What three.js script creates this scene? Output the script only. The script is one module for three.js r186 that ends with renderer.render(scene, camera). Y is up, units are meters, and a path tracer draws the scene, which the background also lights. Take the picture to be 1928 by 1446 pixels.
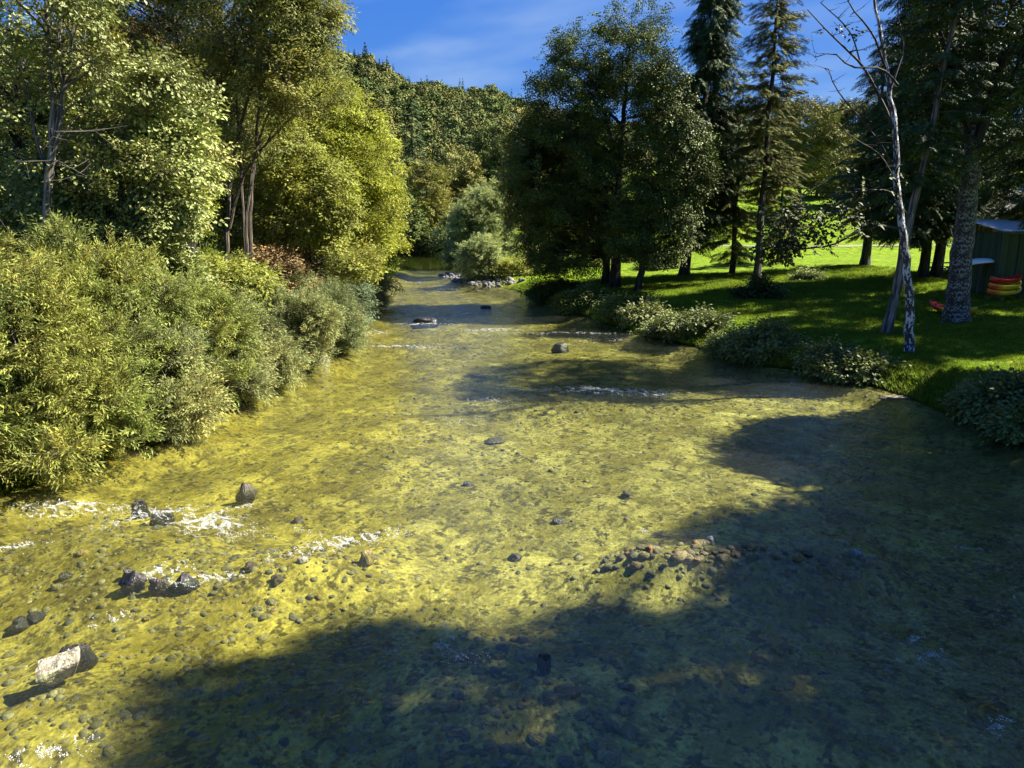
import * as THREE from 'three';
import { mergeVertices, toCreasedNormals } from 'three/addons/utils/BufferGeometryUtils.js';
import { ImprovedNoise } from 'three/addons/math/ImprovedNoise.js';

// ------------------------------------------------------------------ camera, sky, sun, exposure
const scene = new THREE.Scene();
const rad = (d) => d * Math.PI / 180;
const EYE = 6, PITCH = rad(-12.6), FOCAL = 1448;          // focal length in photo pixels (photo 1928 x 1446)
const camera = new THREE.PerspectiveCamera(53.06, 4 / 3, 0.1, 3000);
camera.position.set(0, EYE, 0);
camera.rotation.set(PITCH, 0, 0);
scene.add(camera);

const EXPOSURE = 5.0;
const SUN_AZ = rad(74), SUN_EL = rad(44);                  // azimuth measured to the right of the view direction
const sunDir = new THREE.Vector3(Math.sin(SUN_AZ) * Math.cos(SUN_EL), Math.sin(SUN_EL), -Math.cos(SUN_AZ) * Math.cos(SUN_EL));
const sun = new THREE.DirectionalLight(new THREE.Color(1.0, 0.93, 0.79), 5.0);
sun.position.copy(sunDir).multiplyScalar(150).add(new THREE.Vector3(5, 0, -40));
sun.target.position.set(5, 0, -40);
sun.castShadow = true;
sun.shadow.mapSize.set(4096, 4096);
Object.assign(sun.shadow.camera, { left: -80, right: 80, top: 80, bottom: -80, near: 1, far: 500 });
scene.add(sun, sun.target);

const perlin = new ImprovedNoise();
const n3 = (x, y, z) => perlin.noise(x + 31.7, y + 17.3, z + 5.1);
function fbm(x, y, z, oct = 4) { let s = 0, a = 0.5; for (let i = 0; i < oct; i++) { s += a * n3(x, y, z); x *= 2.03; y *= 2.03; z *= 2.03; a *= 0.5; } return s; }
const sm = (a, b, x) => { const t = Math.min(1, Math.max(0, (x - a) / (b - a))); return t * t * (3 - 2 * t); };
const lerp = (a, b, t) => a + (b - a) * t;
const clamp = (x, a, b) => Math.min(b, Math.max(a, x));
function rng(seed) { let a = (seed * 2654435761) >>> 0; return () => { a = (a + 0x6D2B79F5) | 0; let t = Math.imul(a ^ (a >>> 15), 1 | a); t = (t + Math.imul(t ^ (t >>> 7), 61 | t)) ^ t; return ((t ^ (t >>> 14)) >>> 0) / 4294967296; }; }

{ // clear autumn sky with thin cirrus
  const w = 2048, h = 1024, d = new Float32Array(w * h * 4);
  for (let j = 0; j < h; j++) {
    const el = ((j + 0.5) / h - 0.5) * Math.PI, up = Math.sin(el);
    for (let i = 0; i < w; i++) {
      const az = ((i + 0.5) / w - 0.5) * 2 * Math.PI, k = 4 * (j * w + i);
      const t = 1 - Math.exp(-8.5 * clamp(up, 0, 1)), near = Math.exp(-Math.acos(clamp(Math.cos(el) * (Math.cos(az) * sunDir.x + Math.sin(az) * sunDir.z) + up * sunDir.y, -1, 1)) / 0.42);
      let r = lerp(0.27, 0.012, t), g = lerp(0.57, 0.17, t), b = lerp(0.97, 0.72, t);
      if (up > 0) {
        const q = 1 / (up + 0.16), x = Math.cos(az) * Math.cos(el) * q, z = Math.sin(az) * Math.cos(el) * q;
        const wx = x * 0.8 + z * 0.45 + 0.5 * n3(x * 0.9, 3, z * 0.9), wz = z * 0.8 - x * 0.45;
        let c = fbm(wx * 1.1, 1.5, wz * 2.6, 5) * 1.15 + 0.5 * n3(x * 0.35, 9, z * 0.35);
        r += 0.6 * near; g += 0.7 * near; b += 0.8 * near;
        c = 0.42 * sm(0.0, 0.75, c) * sm(0.0, 0.12, up);
        r = lerp(r, 0.58, c); g = lerp(g, 0.76, c); b = lerp(b, 0.95, c);
      } else { const q = sm(0, -0.3, up); r = lerp(r, 0.06, q); g = lerp(g, 0.08, q); b = lerp(b, 0.05, q); }
      d[k] = r / EXPOSURE; d[k + 1] = g / EXPOSURE; d[k + 2] = b / EXPOSURE; d[k + 3] = 1;
    }
  }
  const sky = new THREE.DataTexture(d, w, h, THREE.RGBAFormat, THREE.FloatType);
  sky.mapping = THREE.EquirectangularReflectionMapping; sky.magFilter = sky.minFilter = THREE.LinearFilter; sky.wrapS = THREE.RepeatWrapping;
  sky.needsUpdate = true;
  scene.background = sky; scene.environment = sky;
}
const renderer = new THREE.WebGLRenderer({ antialias: true });
renderer.toneMapping = THREE.LinearToneMapping;
renderer.toneMappingExposure = EXPOSURE;
renderer.shadowMap.enabled = true;
renderer.shadowMap.type = THREE.PCFSoftShadowMap;
renderer.setSize(1024, 768);

// ------------------------------------------------------------------ photo pixel -> direction -> place
function ray(px, py) {
  const x = (px - 964) / FOCAL, y = -(py - 723) / FOCAL, c = Math.cos(PITCH), s = Math.sin(PITCH);
  return [x, y * c + s, y * s - c];
}
function onPlane(px, py, Y = 0) { const d = ray(px, py), t = (Y - EYE) / d[1]; return new THREE.Vector3(d[0] * t, Y, d[2] * t); }
function atZ(px, py, z) { const d = ray(px, py), t = z / d[2]; return new THREE.Vector3(d[0] * t, EYE + d[1] * t, z); }

// ------------------------------------------------------------------ river course and terrain
function course(list, before, after) {
  const pts = [...before, ...list.map(([a, b]) => { const p = onPlane(a, b); return [p.z, p.x]; }), ...after].sort((a, b) => b[0] - a[0]);
  return (z) => {
    if (z >= pts[0][0]) return pts[0][1];
    for (let i = 1; i < pts.length; i++) if (z >= pts[i][0]) { const t = (z - pts[i - 1][0]) / (pts[i][0] - pts[i - 1][0]); return lerp(pts[i - 1][1], pts[i][1], t * t * (3 - 2 * t) * 0.5 + t * 0.5); }
    return pts[pts.length - 1][1];
  };
}
const leftBase = course([[0, 945], [130, 885], [330, 815], [520, 722], [600, 685], [655, 632], [668, 600], [685, 565], [720, 540], [745, 515], [755, 495], [758, 486]], [[40, -12], [8, -11], [-6, -10.3]], [[-125, -26], [-150, -60]]);
const rightBase = course([[1928, 838], [1830, 800], [1740, 765], [1640, 730], [1540, 705], [1440, 690], [1360, 668], [1200, 628], [1120, 605], [1030, 570], [985, 552], [930, 540], [880, 533], [848, 521], [866, 503], [868, 492], [866, 486]], [[40, 17], [8, 16], [-6, 15]], [[-120, -12], [-150, -44]]);
const leftEdge = (z) => leftBase(z) + 0.35 * n3(z * 0.5, 1, 2);
const rightEdge = (z) => rightBase(z) + 0.35 * n3(z * 0.45, 5, 2);

function ground(x, z) {
  const L = leftEdge(z), R = rightEdge(z);
  if (x < L) { const s = L - x; return 1.0 * sm(0, 2.4, s) + 0.11 * clamp(s - 2, 0, 22) + 0.25 * n3(x * 0.3, 2, z * 0.3) * sm(0.5, 4, s); }
  if (x > R) {
    const s = x - R, gravel = sm(-60, -65, z) * sm(-80, -74, z), spit = gravel * sm(3.2, 1.2, s);
    let y = lerp(0.72, 0.6, gravel) * sm(0, 1.5, s) * (1 - 0.85 * spit) + 0.05 * clamp(s - 1.4, 0, 28);
    y += 0.16 * n3(x * 0.28, 2, z * 0.28) * sm(1, 5, s) + 0.05 * n3(x * 1.1, 7, z * 1.1) * sm(0.2, 2, s);
    y += 0.16 * clamp(-75 - z, 0, 70) * sm(4, 24, x);
    return y;
  }
  return -1.3 * sm(0, 1.1, Math.min(x - L, R - x));
}
// shallows: where the photo shows stones breaking the surface
const shallows = [[330, 1060, 2.6, 1.6, 0.36], [150, 1000, 1.6, 1.0, 0.28], [620, 1050, 1.3, 0.8, 0.3], [1280, 1035, 1.7, 0.6, 0.5], [1560, 1050, 1.9, 0.65, 0.46], [940, 1260, 1.4, 1.2, 0.22], [100, 1300, 2, 1.3, 0.2], [1100, 745, 3, 0.9, 0.3], [760, 640, 4, 1.2, 0.25]]
  .map(([px, py, rx, rz, a]) => { const p = onPlane(px, py); return [p.x, p.z, rx, rz, a]; });
function shoal(x, z) { let v = 0.1 + 0.5 * sm(0.05, 0.45, fbm(x * 0.35, 44, z * 0.35, 3)); for (const [sx, sz, rx, rz] of shallows) v += 0.9 * Math.exp(-(((x - sx) / (rx * 1.1)) ** 2) - ((z - sz) / (rz * 1.3)) ** 2); return v; }
function bed(x, z) {
  const s = Math.min(x - leftEdge(z), rightEdge(z) - x);
  if (s < 0) return -0.01;
  let d = 0.46 + 0.2 * n3(x * 0.22, 3, z * 0.16) + 0.08 * n3(x * 0.7, 4, z * 0.6);
  for (const [sx, sz, rx, rz, a] of shallows) { const e = ((x - sx) / rx) ** 2 + ((z - sz) / rz) ** 2; if (e < 6) d -= a * Math.exp(-e); }
  d = Math.max(d, 0.03) * sm(0, 1.8, s);
  return -d + 0.035 * n3(x * 2.6, 8, z * 2.6) + 0.018 * n3(x * 6, 9, z * 6);
}
const groundAt = (x, z) => { const y = ground(x, z); return y; };
function onGround(px, py) {          // where the sight line through a photo pixel meets the land
  const d = ray(px, py); let last = 2;
  for (let t = 2; t < 260; t += 0.15) { const x = d[0] * t, y = EYE + d[1] * t, z = d[2] * t; if (y <= Math.max(ground(x, z), -0.3)) return new THREE.Vector3(x, ground(x, z), z); last = t; }
  return new THREE.Vector3(d[0] * last, ground(d[0] * last, d[2] * last), d[2] * last);
}
const V = (x, y, z) => new THREE.Vector3(x, y, z);

// ------------------------------------------------------------------ textures
function tileNoise(size, cells, seed) {   // tileable value noise
  const R = rng(seed), g = new Float32Array(cells * cells).map(() => R()), out = new Float32Array(size * size);
  for (let j = 0; j < size; j++) for (let i = 0; i < size; i++) {
    const x = i / size * cells, y = j / size * cells, x0 = x | 0, y0 = y | 0, fx = x - x0, fy = y - y0;
    const u = fx * fx * (3 - 2 * fx), v = fy * fy * (3 - 2 * fy), a = g[y0 * cells + x0], b = g[y0 * cells + (x0 + 1) % cells], c = g[((y0 + 1) % cells) * cells + x0], e = g[((y0 + 1) % cells) * cells + (x0 + 1) % cells];
    out[j * size + i] = lerp(lerp(a, b, u), lerp(c, e, u), v);
  }
  return out;
}
function tileFbm(size, cells, oct, seed, gain = 0.5) {
  const out = new Float32Array(size * size); let a = 1, sum = 0;
  for (let o = 0; o < oct; o++) { const n = tileNoise(size, Math.min(size, cells << o), seed + o * 7); for (let k = 0; k < out.length; k++) out[k] += a * n[k]; sum += a; a *= gain; }
  for (let k = 0; k < out.length; k++) out[k] /= sum;
  return out;
}
function warp(src, size, amount, seed) {
  const a = tileFbm(size, 4, 3, seed), b = tileFbm(size, 4, 3, seed + 99), out = new Float32Array(size * size);
  for (let j = 0; j < size; j++) for (let i = 0; i < size; i++) {
    const k = j * size + i, x = (i + Math.round((a[k] - 0.5) * amount * size) + size * 4) % size, y = (j + Math.round((b[k] - 0.5) * amount * size) + size * 4) % size;
    out[k] = src[y * size + x];
  }
  return out;
}
function texture(size, fn, srgb = true) {
  const d = new Uint8Array(size * size * 4);
  for (let k = 0; k < size * size; k++) { const c = fn(k, k % size, (k / size) | 0); d[4 * k] = clamp(c[0], 0, 1) * 255; d[4 * k + 1] = clamp(c[1], 0, 1) * 255; d[4 * k + 2] = clamp(c[2], 0, 1) * 255; d[4 * k + 3] = 255; }
  const t = new THREE.DataTexture(d, size, size); t.wrapS = t.wrapT = THREE.RepeatWrapping; t.magFilter = THREE.LinearFilter; t.minFilter = THREE.LinearMipmapLinearFilter; t.generateMipmaps = true;
  if (srgb) t.colorSpace = THREE.SRGBColorSpace;
  t.needsUpdate = true; return t;
}
const mix3 = (a, b, t) => [lerp(a[0], b[0], t), lerp(a[1], b[1], t), lerp(a[2], b[2], t)];
const gray = (v) => [v, v, v];

// ------------------------------------------------------------------ mesh building
class MB {
  constructor() { this.p = []; this.u = []; this.i = []; this.c = null; }
  tube(pts, rad_, sides = 6, vOff = 0) {
    const n = pts.length, base = this.p.length / 3; let len = vOff;
    const T = V(0, 0, 0), N = V(0, 0, 0), B = V(0, 0, 0);
    T.subVectors(pts[1], pts[0]).normalize(); N.set(Math.abs(T.y) > 0.9 ? 1 : 0, Math.abs(T.y) > 0.9 ? 0 : 1, 0).cross(T).normalize();
    for (let k = 0; k < n; k++) {
      T.subVectors(pts[Math.min(k + 1, n - 1)], pts[Math.max(k - 1, 0)]).normalize();
      N.addScaledVector(T, -N.dot(T)).normalize(); B.crossVectors(T, N);
      if (k) len += pts[k].distanceTo(pts[k - 1]);
      const r = typeof rad_ === 'function' ? rad_(k / (n - 1), pts[k]) : rad_[k];
      for (let s = 0; s <= sides; s++) {
        const a = s / sides * 2 * Math.PI, ca = Math.cos(a) * r, sa = Math.sin(a) * r;
        this.p.push(pts[k].x + N.x * ca + B.x * sa, pts[k].y + N.y * ca + B.y * sa, pts[k].z + N.z * ca + B.z * sa);
        this.u.push(s / sides, len);
      }
    }
    const w = sides + 1;
    for (let k = 0; k < n - 1; k++) for (let s = 0; s < sides; s++) { const a = base + k * w + s, b = a + 1, c = a + w, d = c + 1; this.i.push(a, b, d, a, d, c); }
    return this;
  }
  box(cx, cy, cz, sx, sy, sz, m) {
    const g = new THREE.BoxGeometry(sx, sy, sz); g.translate(cx, cy, cz); if (m) g.applyMatrix4(m); return this.geo(g);
  }
  geo(g) {
    const base = this.p.length / 3, p = g.attributes.position, uv = g.attributes.uv;
    for (let k = 0; k < p.count; k++) { this.p.push(p.getX(k), p.getY(k), p.getZ(k)); this.u.push(uv ? uv.getX(k) : 0, uv ? uv.getY(k) : 0); }
    if (g.index) for (let k = 0; k < g.index.count; k++) this.i.push(base + g.index.getX(k)); else for (let k = 0; k < p.count; k++) this.i.push(base + k);
    return this;
  }
  geometry() {
    const g = new THREE.BufferGeometry();
    g.setAttribute('position', new THREE.Float32BufferAttribute(this.p, 3)); g.setAttribute('uv', new THREE.Float32BufferAttribute(this.u, 2));
    g.setIndex(this.i); g.computeVertexNormals(); return g;
  }
  build(name, material, parent) { return add(new THREE.Mesh(this.geometry(), material), name, parent); }
}
const used = {};
function numbered(name) { const n = used[name] = (used[name] ?? -1) + 1; return n ? `${name}_${String(n).padStart(3, '0')}` : name; }
function add(o, name, parent = scene) { o.name = parent === scene ? numbered(name) : name; o.castShadow = o.receiveShadow = true; parent.add(o); return o; }
function tag(o, label, category, group, kind) { o.userData.label = label; if (category) o.userData.category = category; if (group) o.userData.group = group; if (kind) o.userData.kind = kind; return o; }
function thing(name, label, category, p, group) { const g = new THREE.Group(); add(g, name); g.position.copy(p); tag(g, label, category, group); return g; }

function sheet(xs, zs, fy, uvScale, fc, uvFn) {
  const nx = typeof xs === 'function' ? xs(0).length : xs.length, p = [], u = [], c = [], idx = [];
  for (const z of zs) { const row = typeof xs === 'function' ? xs(z) : xs; for (const x of row) { p.push(x, fy(x, z), z); u.push(x / uvScale, z / uvScale); if (fc) c.push(...fc(x, z)); } }
  for (let j = 0; j < zs.length - 1; j++) for (let i = 0; i < nx - 1; i++) { const a = j * nx + i; idx.push(a, a + nx, a + 1, a + 1, a + nx, a + nx + 1); }
  const g = new THREE.BufferGeometry();
  g.setAttribute('position', new THREE.Float32BufferAttribute(p, 3)); g.setAttribute('uv', new THREE.Float32BufferAttribute(u, 2));
  if (fc) g.setAttribute('color', new THREE.Float32BufferAttribute(c, 3));
  g.setIndex(idx);
  if (uvFn) { const p2 = g.attributes.position, u2 = g.attributes.uv; for (let k = 0; k < p2.count; k++) u2.setXY(k, ...uvFn(p2.getX(k), p2.getZ(k))); }
  if (zs[0] < zs[1]) { const a = g.index.array; for (let k = 0; k < a.length; k += 3) { const t = a[k + 1]; a[k + 1] = a[k + 2]; a[k + 2] = t; } }
  // make sure that faces look up
  g.computeVertexNormals();
  if (g.attributes.normal.getY(Math.floor(g.attributes.normal.count / 2)) < 0) { const a = g.index.array; for (let k = 0; k < a.length; k += 3) { const t = a[k + 1]; a[k + 1] = a[k + 2]; a[k + 2] = t; } g.computeVertexNormals(); }
  return g;
}
function steps(a, b, f) { const out = [a], dir = Math.sign(b - a); let x = a; while ((b - x) * dir > 0) { x += dir * f(x); out.push((b - x) * dir < 0 ? b : x); } return out; }

// ------------------------------------------------------------------ land
const grassTex = (() => {
  const a = tileFbm(512, 8, 5, 11, 0.65), b = tileFbm(512, 64, 3, 23, 0.7), c = tileFbm(512, 5, 3, 31);
  return texture(512, (k) => { let v = 0.55 * a[k] + 0.45 * b[k]; v = clamp((v - 0.5) * 2.2 + 0.55, 0.1, 1); return mix3(mix3([0.32, 0.42, 0.05], [0.40, 0.50, 0.06], v), [0.45, 0.46, 0.12], sm(0.52, 0.75, c[k]) * 0.6).map((q) => q * (0.72 + 0.38 * v)); });
})();
const grassBump = (() => { const a = tileFbm(512, 48, 4, 77, 0.75); return texture(512, (k) => gray(a[k]), false); })();
{
  const xs = [...steps(-420, -16, (x) => clamp(-(x + 16) * 0.09 + 0.6, 0.6, 14)), ...steps(-15.6, 34, () => 0.45), ...steps(34.6, 420, (x) => clamp((x - 34) * 0.08 + 0.7, 0.7, 14))];
  const zs = [...steps(40, 0, () => 4), ...steps(-0.5, -60, () => 0.5), ...steps(-60.8, -520, (z) => clamp((-60 - z) * 0.05 + 0.8, 0.8, 14))];
  const soil = [0.34, 0.27, 0.2], grass = [1, 1, 1], litter = [0.42, 0.36, 0.25];
  const g = sheet(xs, zs, (x, z) => { let y = ground(x, z); if (z < -160) y = lerp(y, 4, sm(-160, -200, z)); return y; }, 3.1, (x, z) => {
    const L = leftEdge(z), R = rightEdge(z);
    if (x < R - 0.5) return x < L ? litter : soil;
    const s = x - R + 0.35 * n3(x, 1, z), gravel = sm(-60, -65, z) * sm(-80, -74, z) * sm(3.4, 2, s);
    const tone = 1 + 0.32 * fbm(x * 0.16, 4, z * 0.16, 3);
    let c = mix3(soil, [tone, tone, tone], sm(0.35, 1.1, s)); c = mix3(c, [1.5, 1.1, 3.2], gravel * 0.7);
    const bare = sm(0.28, 0.5, fbm(x * 0.35, 12, z * 0.35, 3)) * sm(-60, -40, z); return mix3(c, litter, bare * 0.75);
  });
  const m = add(new THREE.Mesh(g, new THREE.MeshPhysicalMaterial({ specularIntensity: 0.15, map: grassTex, bumpMap: grassBump, bumpScale: 0.09, roughness: 0.95, vertexColors: true })), 'ground');
  tag(m, 'green meadow and river banks', null, null, 'structure');
}
// footpath across the meadow
{
  const pts = []; for (let k = 0; k <= 40; k++) { const px = lerp(1330, 2150, k / 40), py = 463 + 1.5 * Math.sin(k * 0.2); const p = onGround(px, py); pts.push(p); }
  const p = [], idx = [];
  pts.forEach((q, k) => { for (let j = 0; j < 3; j++) { const z = q.z + (j - 1) * 0.32; p.push(q.x, ground(q.x, z) + 0.03, z); } if (k) for (let j = 0; j < 2; j++) { const a = (k - 1) * 3 + j; idx.push(a, a + 1, a + 4, a, a + 4, a + 3); } });
  const g = new THREE.BufferGeometry(); g.setAttribute('position', new THREE.Float32BufferAttribute(p, 3)); g.setIndex(idx); g.computeVertexNormals();
  const m = add(new THREE.Mesh(g, new THREE.MeshStandardMaterial({ color: new THREE.Color(0.12, 0.125, 0.06), roughness: 1, side: THREE.DoubleSide })), 'path');
  tag(m, 'pale gravel path crossing the meadow', null, null, 'structure');
}
// ------------------------------------------------------------------ river bed
const bedTex = (() => {
  const S = 1024, a = tileFbm(S, 7, 5, 5, 0.6), b = tileFbm(S, 48, 4, 9, 0.7), c = tileFbm(S, 5, 5, 15, 0.6), e = tileFbm(S, 17, 4, 25, 0.65);
  return texture(S, (k) => {
    const v = clamp((0.4 * a[k] + 0.6 * b[k] - 0.5) * 3.4 + 0.5, 0, 1);
    let col = mix3([0.25, 0.23, 0.11], [0.52, 0.49, 0.26], v);
    col = mix3(col, [0.36, 0.33, 0.12], sm(0.47, 0.62, c[k]) * 0.6);          // algae mats
    col = mix3(col, [0.56, 0.53, 0.27], sm(0.50, 0.38, c[k]) * 0.35);         // clean pale gravel
    return mix3(col, [0.15, 0.135, 0.06], sm(0.56, 0.70, e[k]) * 0.7);        // dark weed
  });
})();
const bedBump = (() => { const a = tileFbm(1024, 20, 5, 5, 0.6); return texture(1024, (k) => gray(a[k]), false); })();
const NX = 200, rows = [...steps(14, -6, () => 0.4), ...steps(-6.14, -30, () => 0.14), ...steps(-30.3, -124, (z) => clamp((-30 - z) * 0.02 + 0.3, 0.3, 1.2))];
const acrossRow = (over, n) => (z) => { const L = leftEdge(z) - over, R = rightEdge(z) + over, o = []; for (let k = 0; k <= n; k++) o.push(lerp(L, R, k / n)); return o; };
{
  const m = add(new THREE.Mesh(sheet(acrossRow(0.5, NX), rows, bed, 3.4, (x, z) => { const t = 1 + 0.9 * fbm(x * 0.4, 21, z * 0.4, 4), y = 1 + 0.25 * n3(x * 0.15, 33, z * 0.15); const gold = sm(1.5, -5, x + 1.5 * n3(x * 0.3, 41, z * 0.3)); return [t, t * (1 - 0.07 * gold), t * (0.75 + 0.3 * y) * (1 - 0.45 * gold)]; }, (x, z) => { const a = x + 0.22 * n3(x * 0.6, 51, z * 0.6), b = z + 0.22 * n3(x * 0.6, 57, z * 0.6); return [(a * 0.85 + b * 0.52) / 2.7, (b * 0.85 - a * 0.52) / 3.1]; }),
    new THREE.MeshPhysicalMaterial({ specularIntensity: 0.2, map: bedTex, bumpMap: bedBump, bumpScale: 0.035, roughness: 0.9, vertexColors: true })), 'riverbed');
  tag(m, 'yellow ochre algae covered gravel riverbed', null, null, 'structure');
}
// ------------------------------------------------------------------ water
const foamSpots = [ // photo pixel centre, half sizes in metres across and along the stream, slant, density
  [150, 958, 0.85, 0.22, 0.1, 1], [95, 972, 0.4, 0.12, 0, 0.7], [290, 972, 0.55, 0.22, -0.5, 1], [395, 990, 0.6, 0.3, 0.3, 1.3], [440, 960, 0.55, 0.12, -0.9, 0.6], [640, 1025, 0.75, 0.2, -0.5, 1.1], [580, 1005, 0.35, 0.12, 0.8, 0.6], [730, 1000, 0.5, 0.06, -0.6, 0.5],
  [15, 1035, 0.35, 0.12, -0.4, 0.9], [300, 1085, 0.25, 0.16, 0, 1], [385, 1095, 0.45, 0.12, -0.35, 1.1], [340, 1070, 0.35, 0.3, 0, 0.4], [212, 1168, 0.22, 0.16, 0, 0.8], [85, 1420, 0.28, 0.12, 0, 0.8], [150, 1395, 0.12, 0.06, 0, 0.6], [840, 1205, 0.09, 0.3, 0.2, 0.9], [880, 1245, 0.25, 0.12, 0, 0.6], [870, 1120, 0.1, 0.14, 0, 0.5],
  [690, 626, 0.6, 0.5, 0, 1], [765, 653, 1.2, 0.2, 0, 0.9], [800, 611, 1.1, 0.18, 0, 1], [925, 621, 1.1, 0.35, 0, 0.8], [1060, 628, 2.4, 0.2, 0, 0.5], [1150, 737, 1.6, 0.28, 0.1, 0.9], [1060, 732, 0.9, 0.2, 0, 0.6], [1230, 745, 0.6, 0.18, 0.2, 0.6], [925, 753, 0.7, 0.25, 0, 0.5], [860, 790, 0.8, 0.2, 0, 0.3],
  [1885, 1370, 0.16, 0.1, -0.4, 1], [1750, 1240, 0.3, 0.08, -0.4, 0.7], [1715, 1208, 0.18, 0.07, -0.4, 0.6], [1590, 1025, 0.3, 0.1, 0, 0.5], [1215, 1003, 0.14, 0.06, 0, 0.5], [1820, 1035, 0.3, 0.1, -0.3, 0.4], [1385, 985, 0.5, 0.1, 0, 0.25], [780, 532, 1.6, 0.5, 0, 0.35], [850, 545, 2.2, 1.2, 0, 0.12], [1180, 640, 2.5, 0.4, 0, 0.25], [900, 548, 0.4, 0.3, 0, 0.4],
].map(([px, py, a, b, s, d]) => { const p = onPlane(px, py); return { x: p.x, z: p.z, a, b, s, d }; });
const waterRows = [...steps(14, -6, () => 0.4), ...steps(-6.12, -81.5, (z) => clamp(0.1 - z * 0.0012, 0.11, 0.17))];
function wave(x, z) {
  const far = sm(-18, -70, z), calm = sm(-76, -84, z);
  let y = 0.024 * n3(x * 0.9, 1, z * 1.3) + 0.014 * n3(x * 2.2 + z * 0.7, 2, z * 2.9 - x * 0.8) + 0.008 * n3(x * 5 + z * 2, 3, z * 6);
  y += 0.011 * n3(x * 3.4 - z, 9, z * 4.4 + x) + far * (0.035 * n3(x * 1.1, 6, z * 2.2) + 0.02 * n3(x * 2.6, 7, z * 5));
  for (const f of foamSpots) { const dx = x - f.x, dz = z - f.z; if (Math.abs(dx) < 2.5 * f.a + 0.6 && Math.abs(dz) < 1.6) { const e = Math.exp(-((dx / (f.a + 0.2)) ** 2) - ((dz / (f.b + 0.25)) ** 2)); y += e * Math.min(1, f.d) * (0.05 + 0.06 * n3(x * 4, 8, z * 4)); } }
  return y * (1 - 0.93 * calm);
}
{
  const h1 = warp(tileFbm(1024, 12, 5, 41, 0.55), 1024, 0.08, 43), h2 = tileFbm(1024, 36, 3, 47, 0.6);
  const bump = texture(1024, (k) => gray(0.65 * (1 - Math.abs(2 * h1[k] - 1)) + 0.35 * h2[k]), false);
  const m = new THREE.MeshPhysicalMaterial({ color: new THREE.Color(0.84, 0.89, 0.78), roughness: 0.06, transmission: 0.994, thickness: 0, ior: 1.33, bumpMap: bump, bumpScale: 0.028, side: THREE.DoubleSide });
  const still = m.clone(); still.bumpScale = 0.006; still.transmission = 1; still.color.setRGB(0.28, 0.38, 0.24);   // deep water lets less through
  const w = add(new THREE.Mesh(sheet(acrossRow(0.8, 260), waterRows, wave, 2.1), m), 'river_water');
  tag(w, 'clear shallow river flowing over yellow stones', null, null, 'structure');
  const w2 = add(new THREE.Mesh(sheet(acrossRow(0.8, 60), [-81.5, ...rows.filter((z) => z < -81.6)], wave, 2.6), still), 'pool_water');
  tag(w2, 'dark still pool at the far bend', null, null, 'structure');
}
console.log('river done');

// ------------------------------------------------------------------ stones
function stoneGeo(seed, detail = 2, flat = 0.7, rough = 0.22) {
  let g = new THREE.IcosahedronGeometry(1, detail); g.deleteAttribute('normal'); g.deleteAttribute('uv'); g = mergeVertices(g, 1e-4);
  const p = g.attributes.position, v = V(0, 0, 0);
  for (let k = 0; k < p.count; k++) { v.fromBufferAttribute(p, k); const q = 1 + rough * 1.6 * n3(v.x * 1.1 + seed * 3.1, v.y * 1.1, v.z * 1.1) + rough * 0.7 * n3(v.x * 2.6, v.y * 2.6 + seed, v.z * 2.6); v.multiplyScalar(q); v.y *= flat; p.setXYZ(k, v.x, v.y, v.z); }
  g.computeVertexNormals(); g.setAttribute('uv', new THREE.Float32BufferAttribute(Array.from({ length: p.count * 2 }, (_, k) => (k % 2 ? p.getY(k >> 1) + p.getZ(k >> 1) : p.getX(k >> 1)) * 0.5), 2));
  return g;
}
const stoneBump = (() => { const a = tileFbm(256, 12, 4, 301, 0.65); return texture(256, (k) => gray(a[k]), false); })();
const stoneTex = (() => { const a = tileFbm(256, 6, 5, 311, 0.6), b = tileFbm(256, 30, 3, 317, 0.6); return texture(256, (k) => gray(0.55 + 0.45 * clamp((a[k] - 0.5) * 2.5 + (b[k] - 0.5) * 1.6 + 0.5, 0, 1))); })();
const stoneMat = (r, g, b, rough = 0.8) => new THREE.MeshStandardMaterial({ color: new THREE.Color(r, g, b), map: stoneTex, roughness: rough, bumpMap: stoneBump, bumpScale: 0.03 });
const stoneGeos = [1, 2, 3, 4, 5].map((s) => stoneGeo(s));
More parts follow.
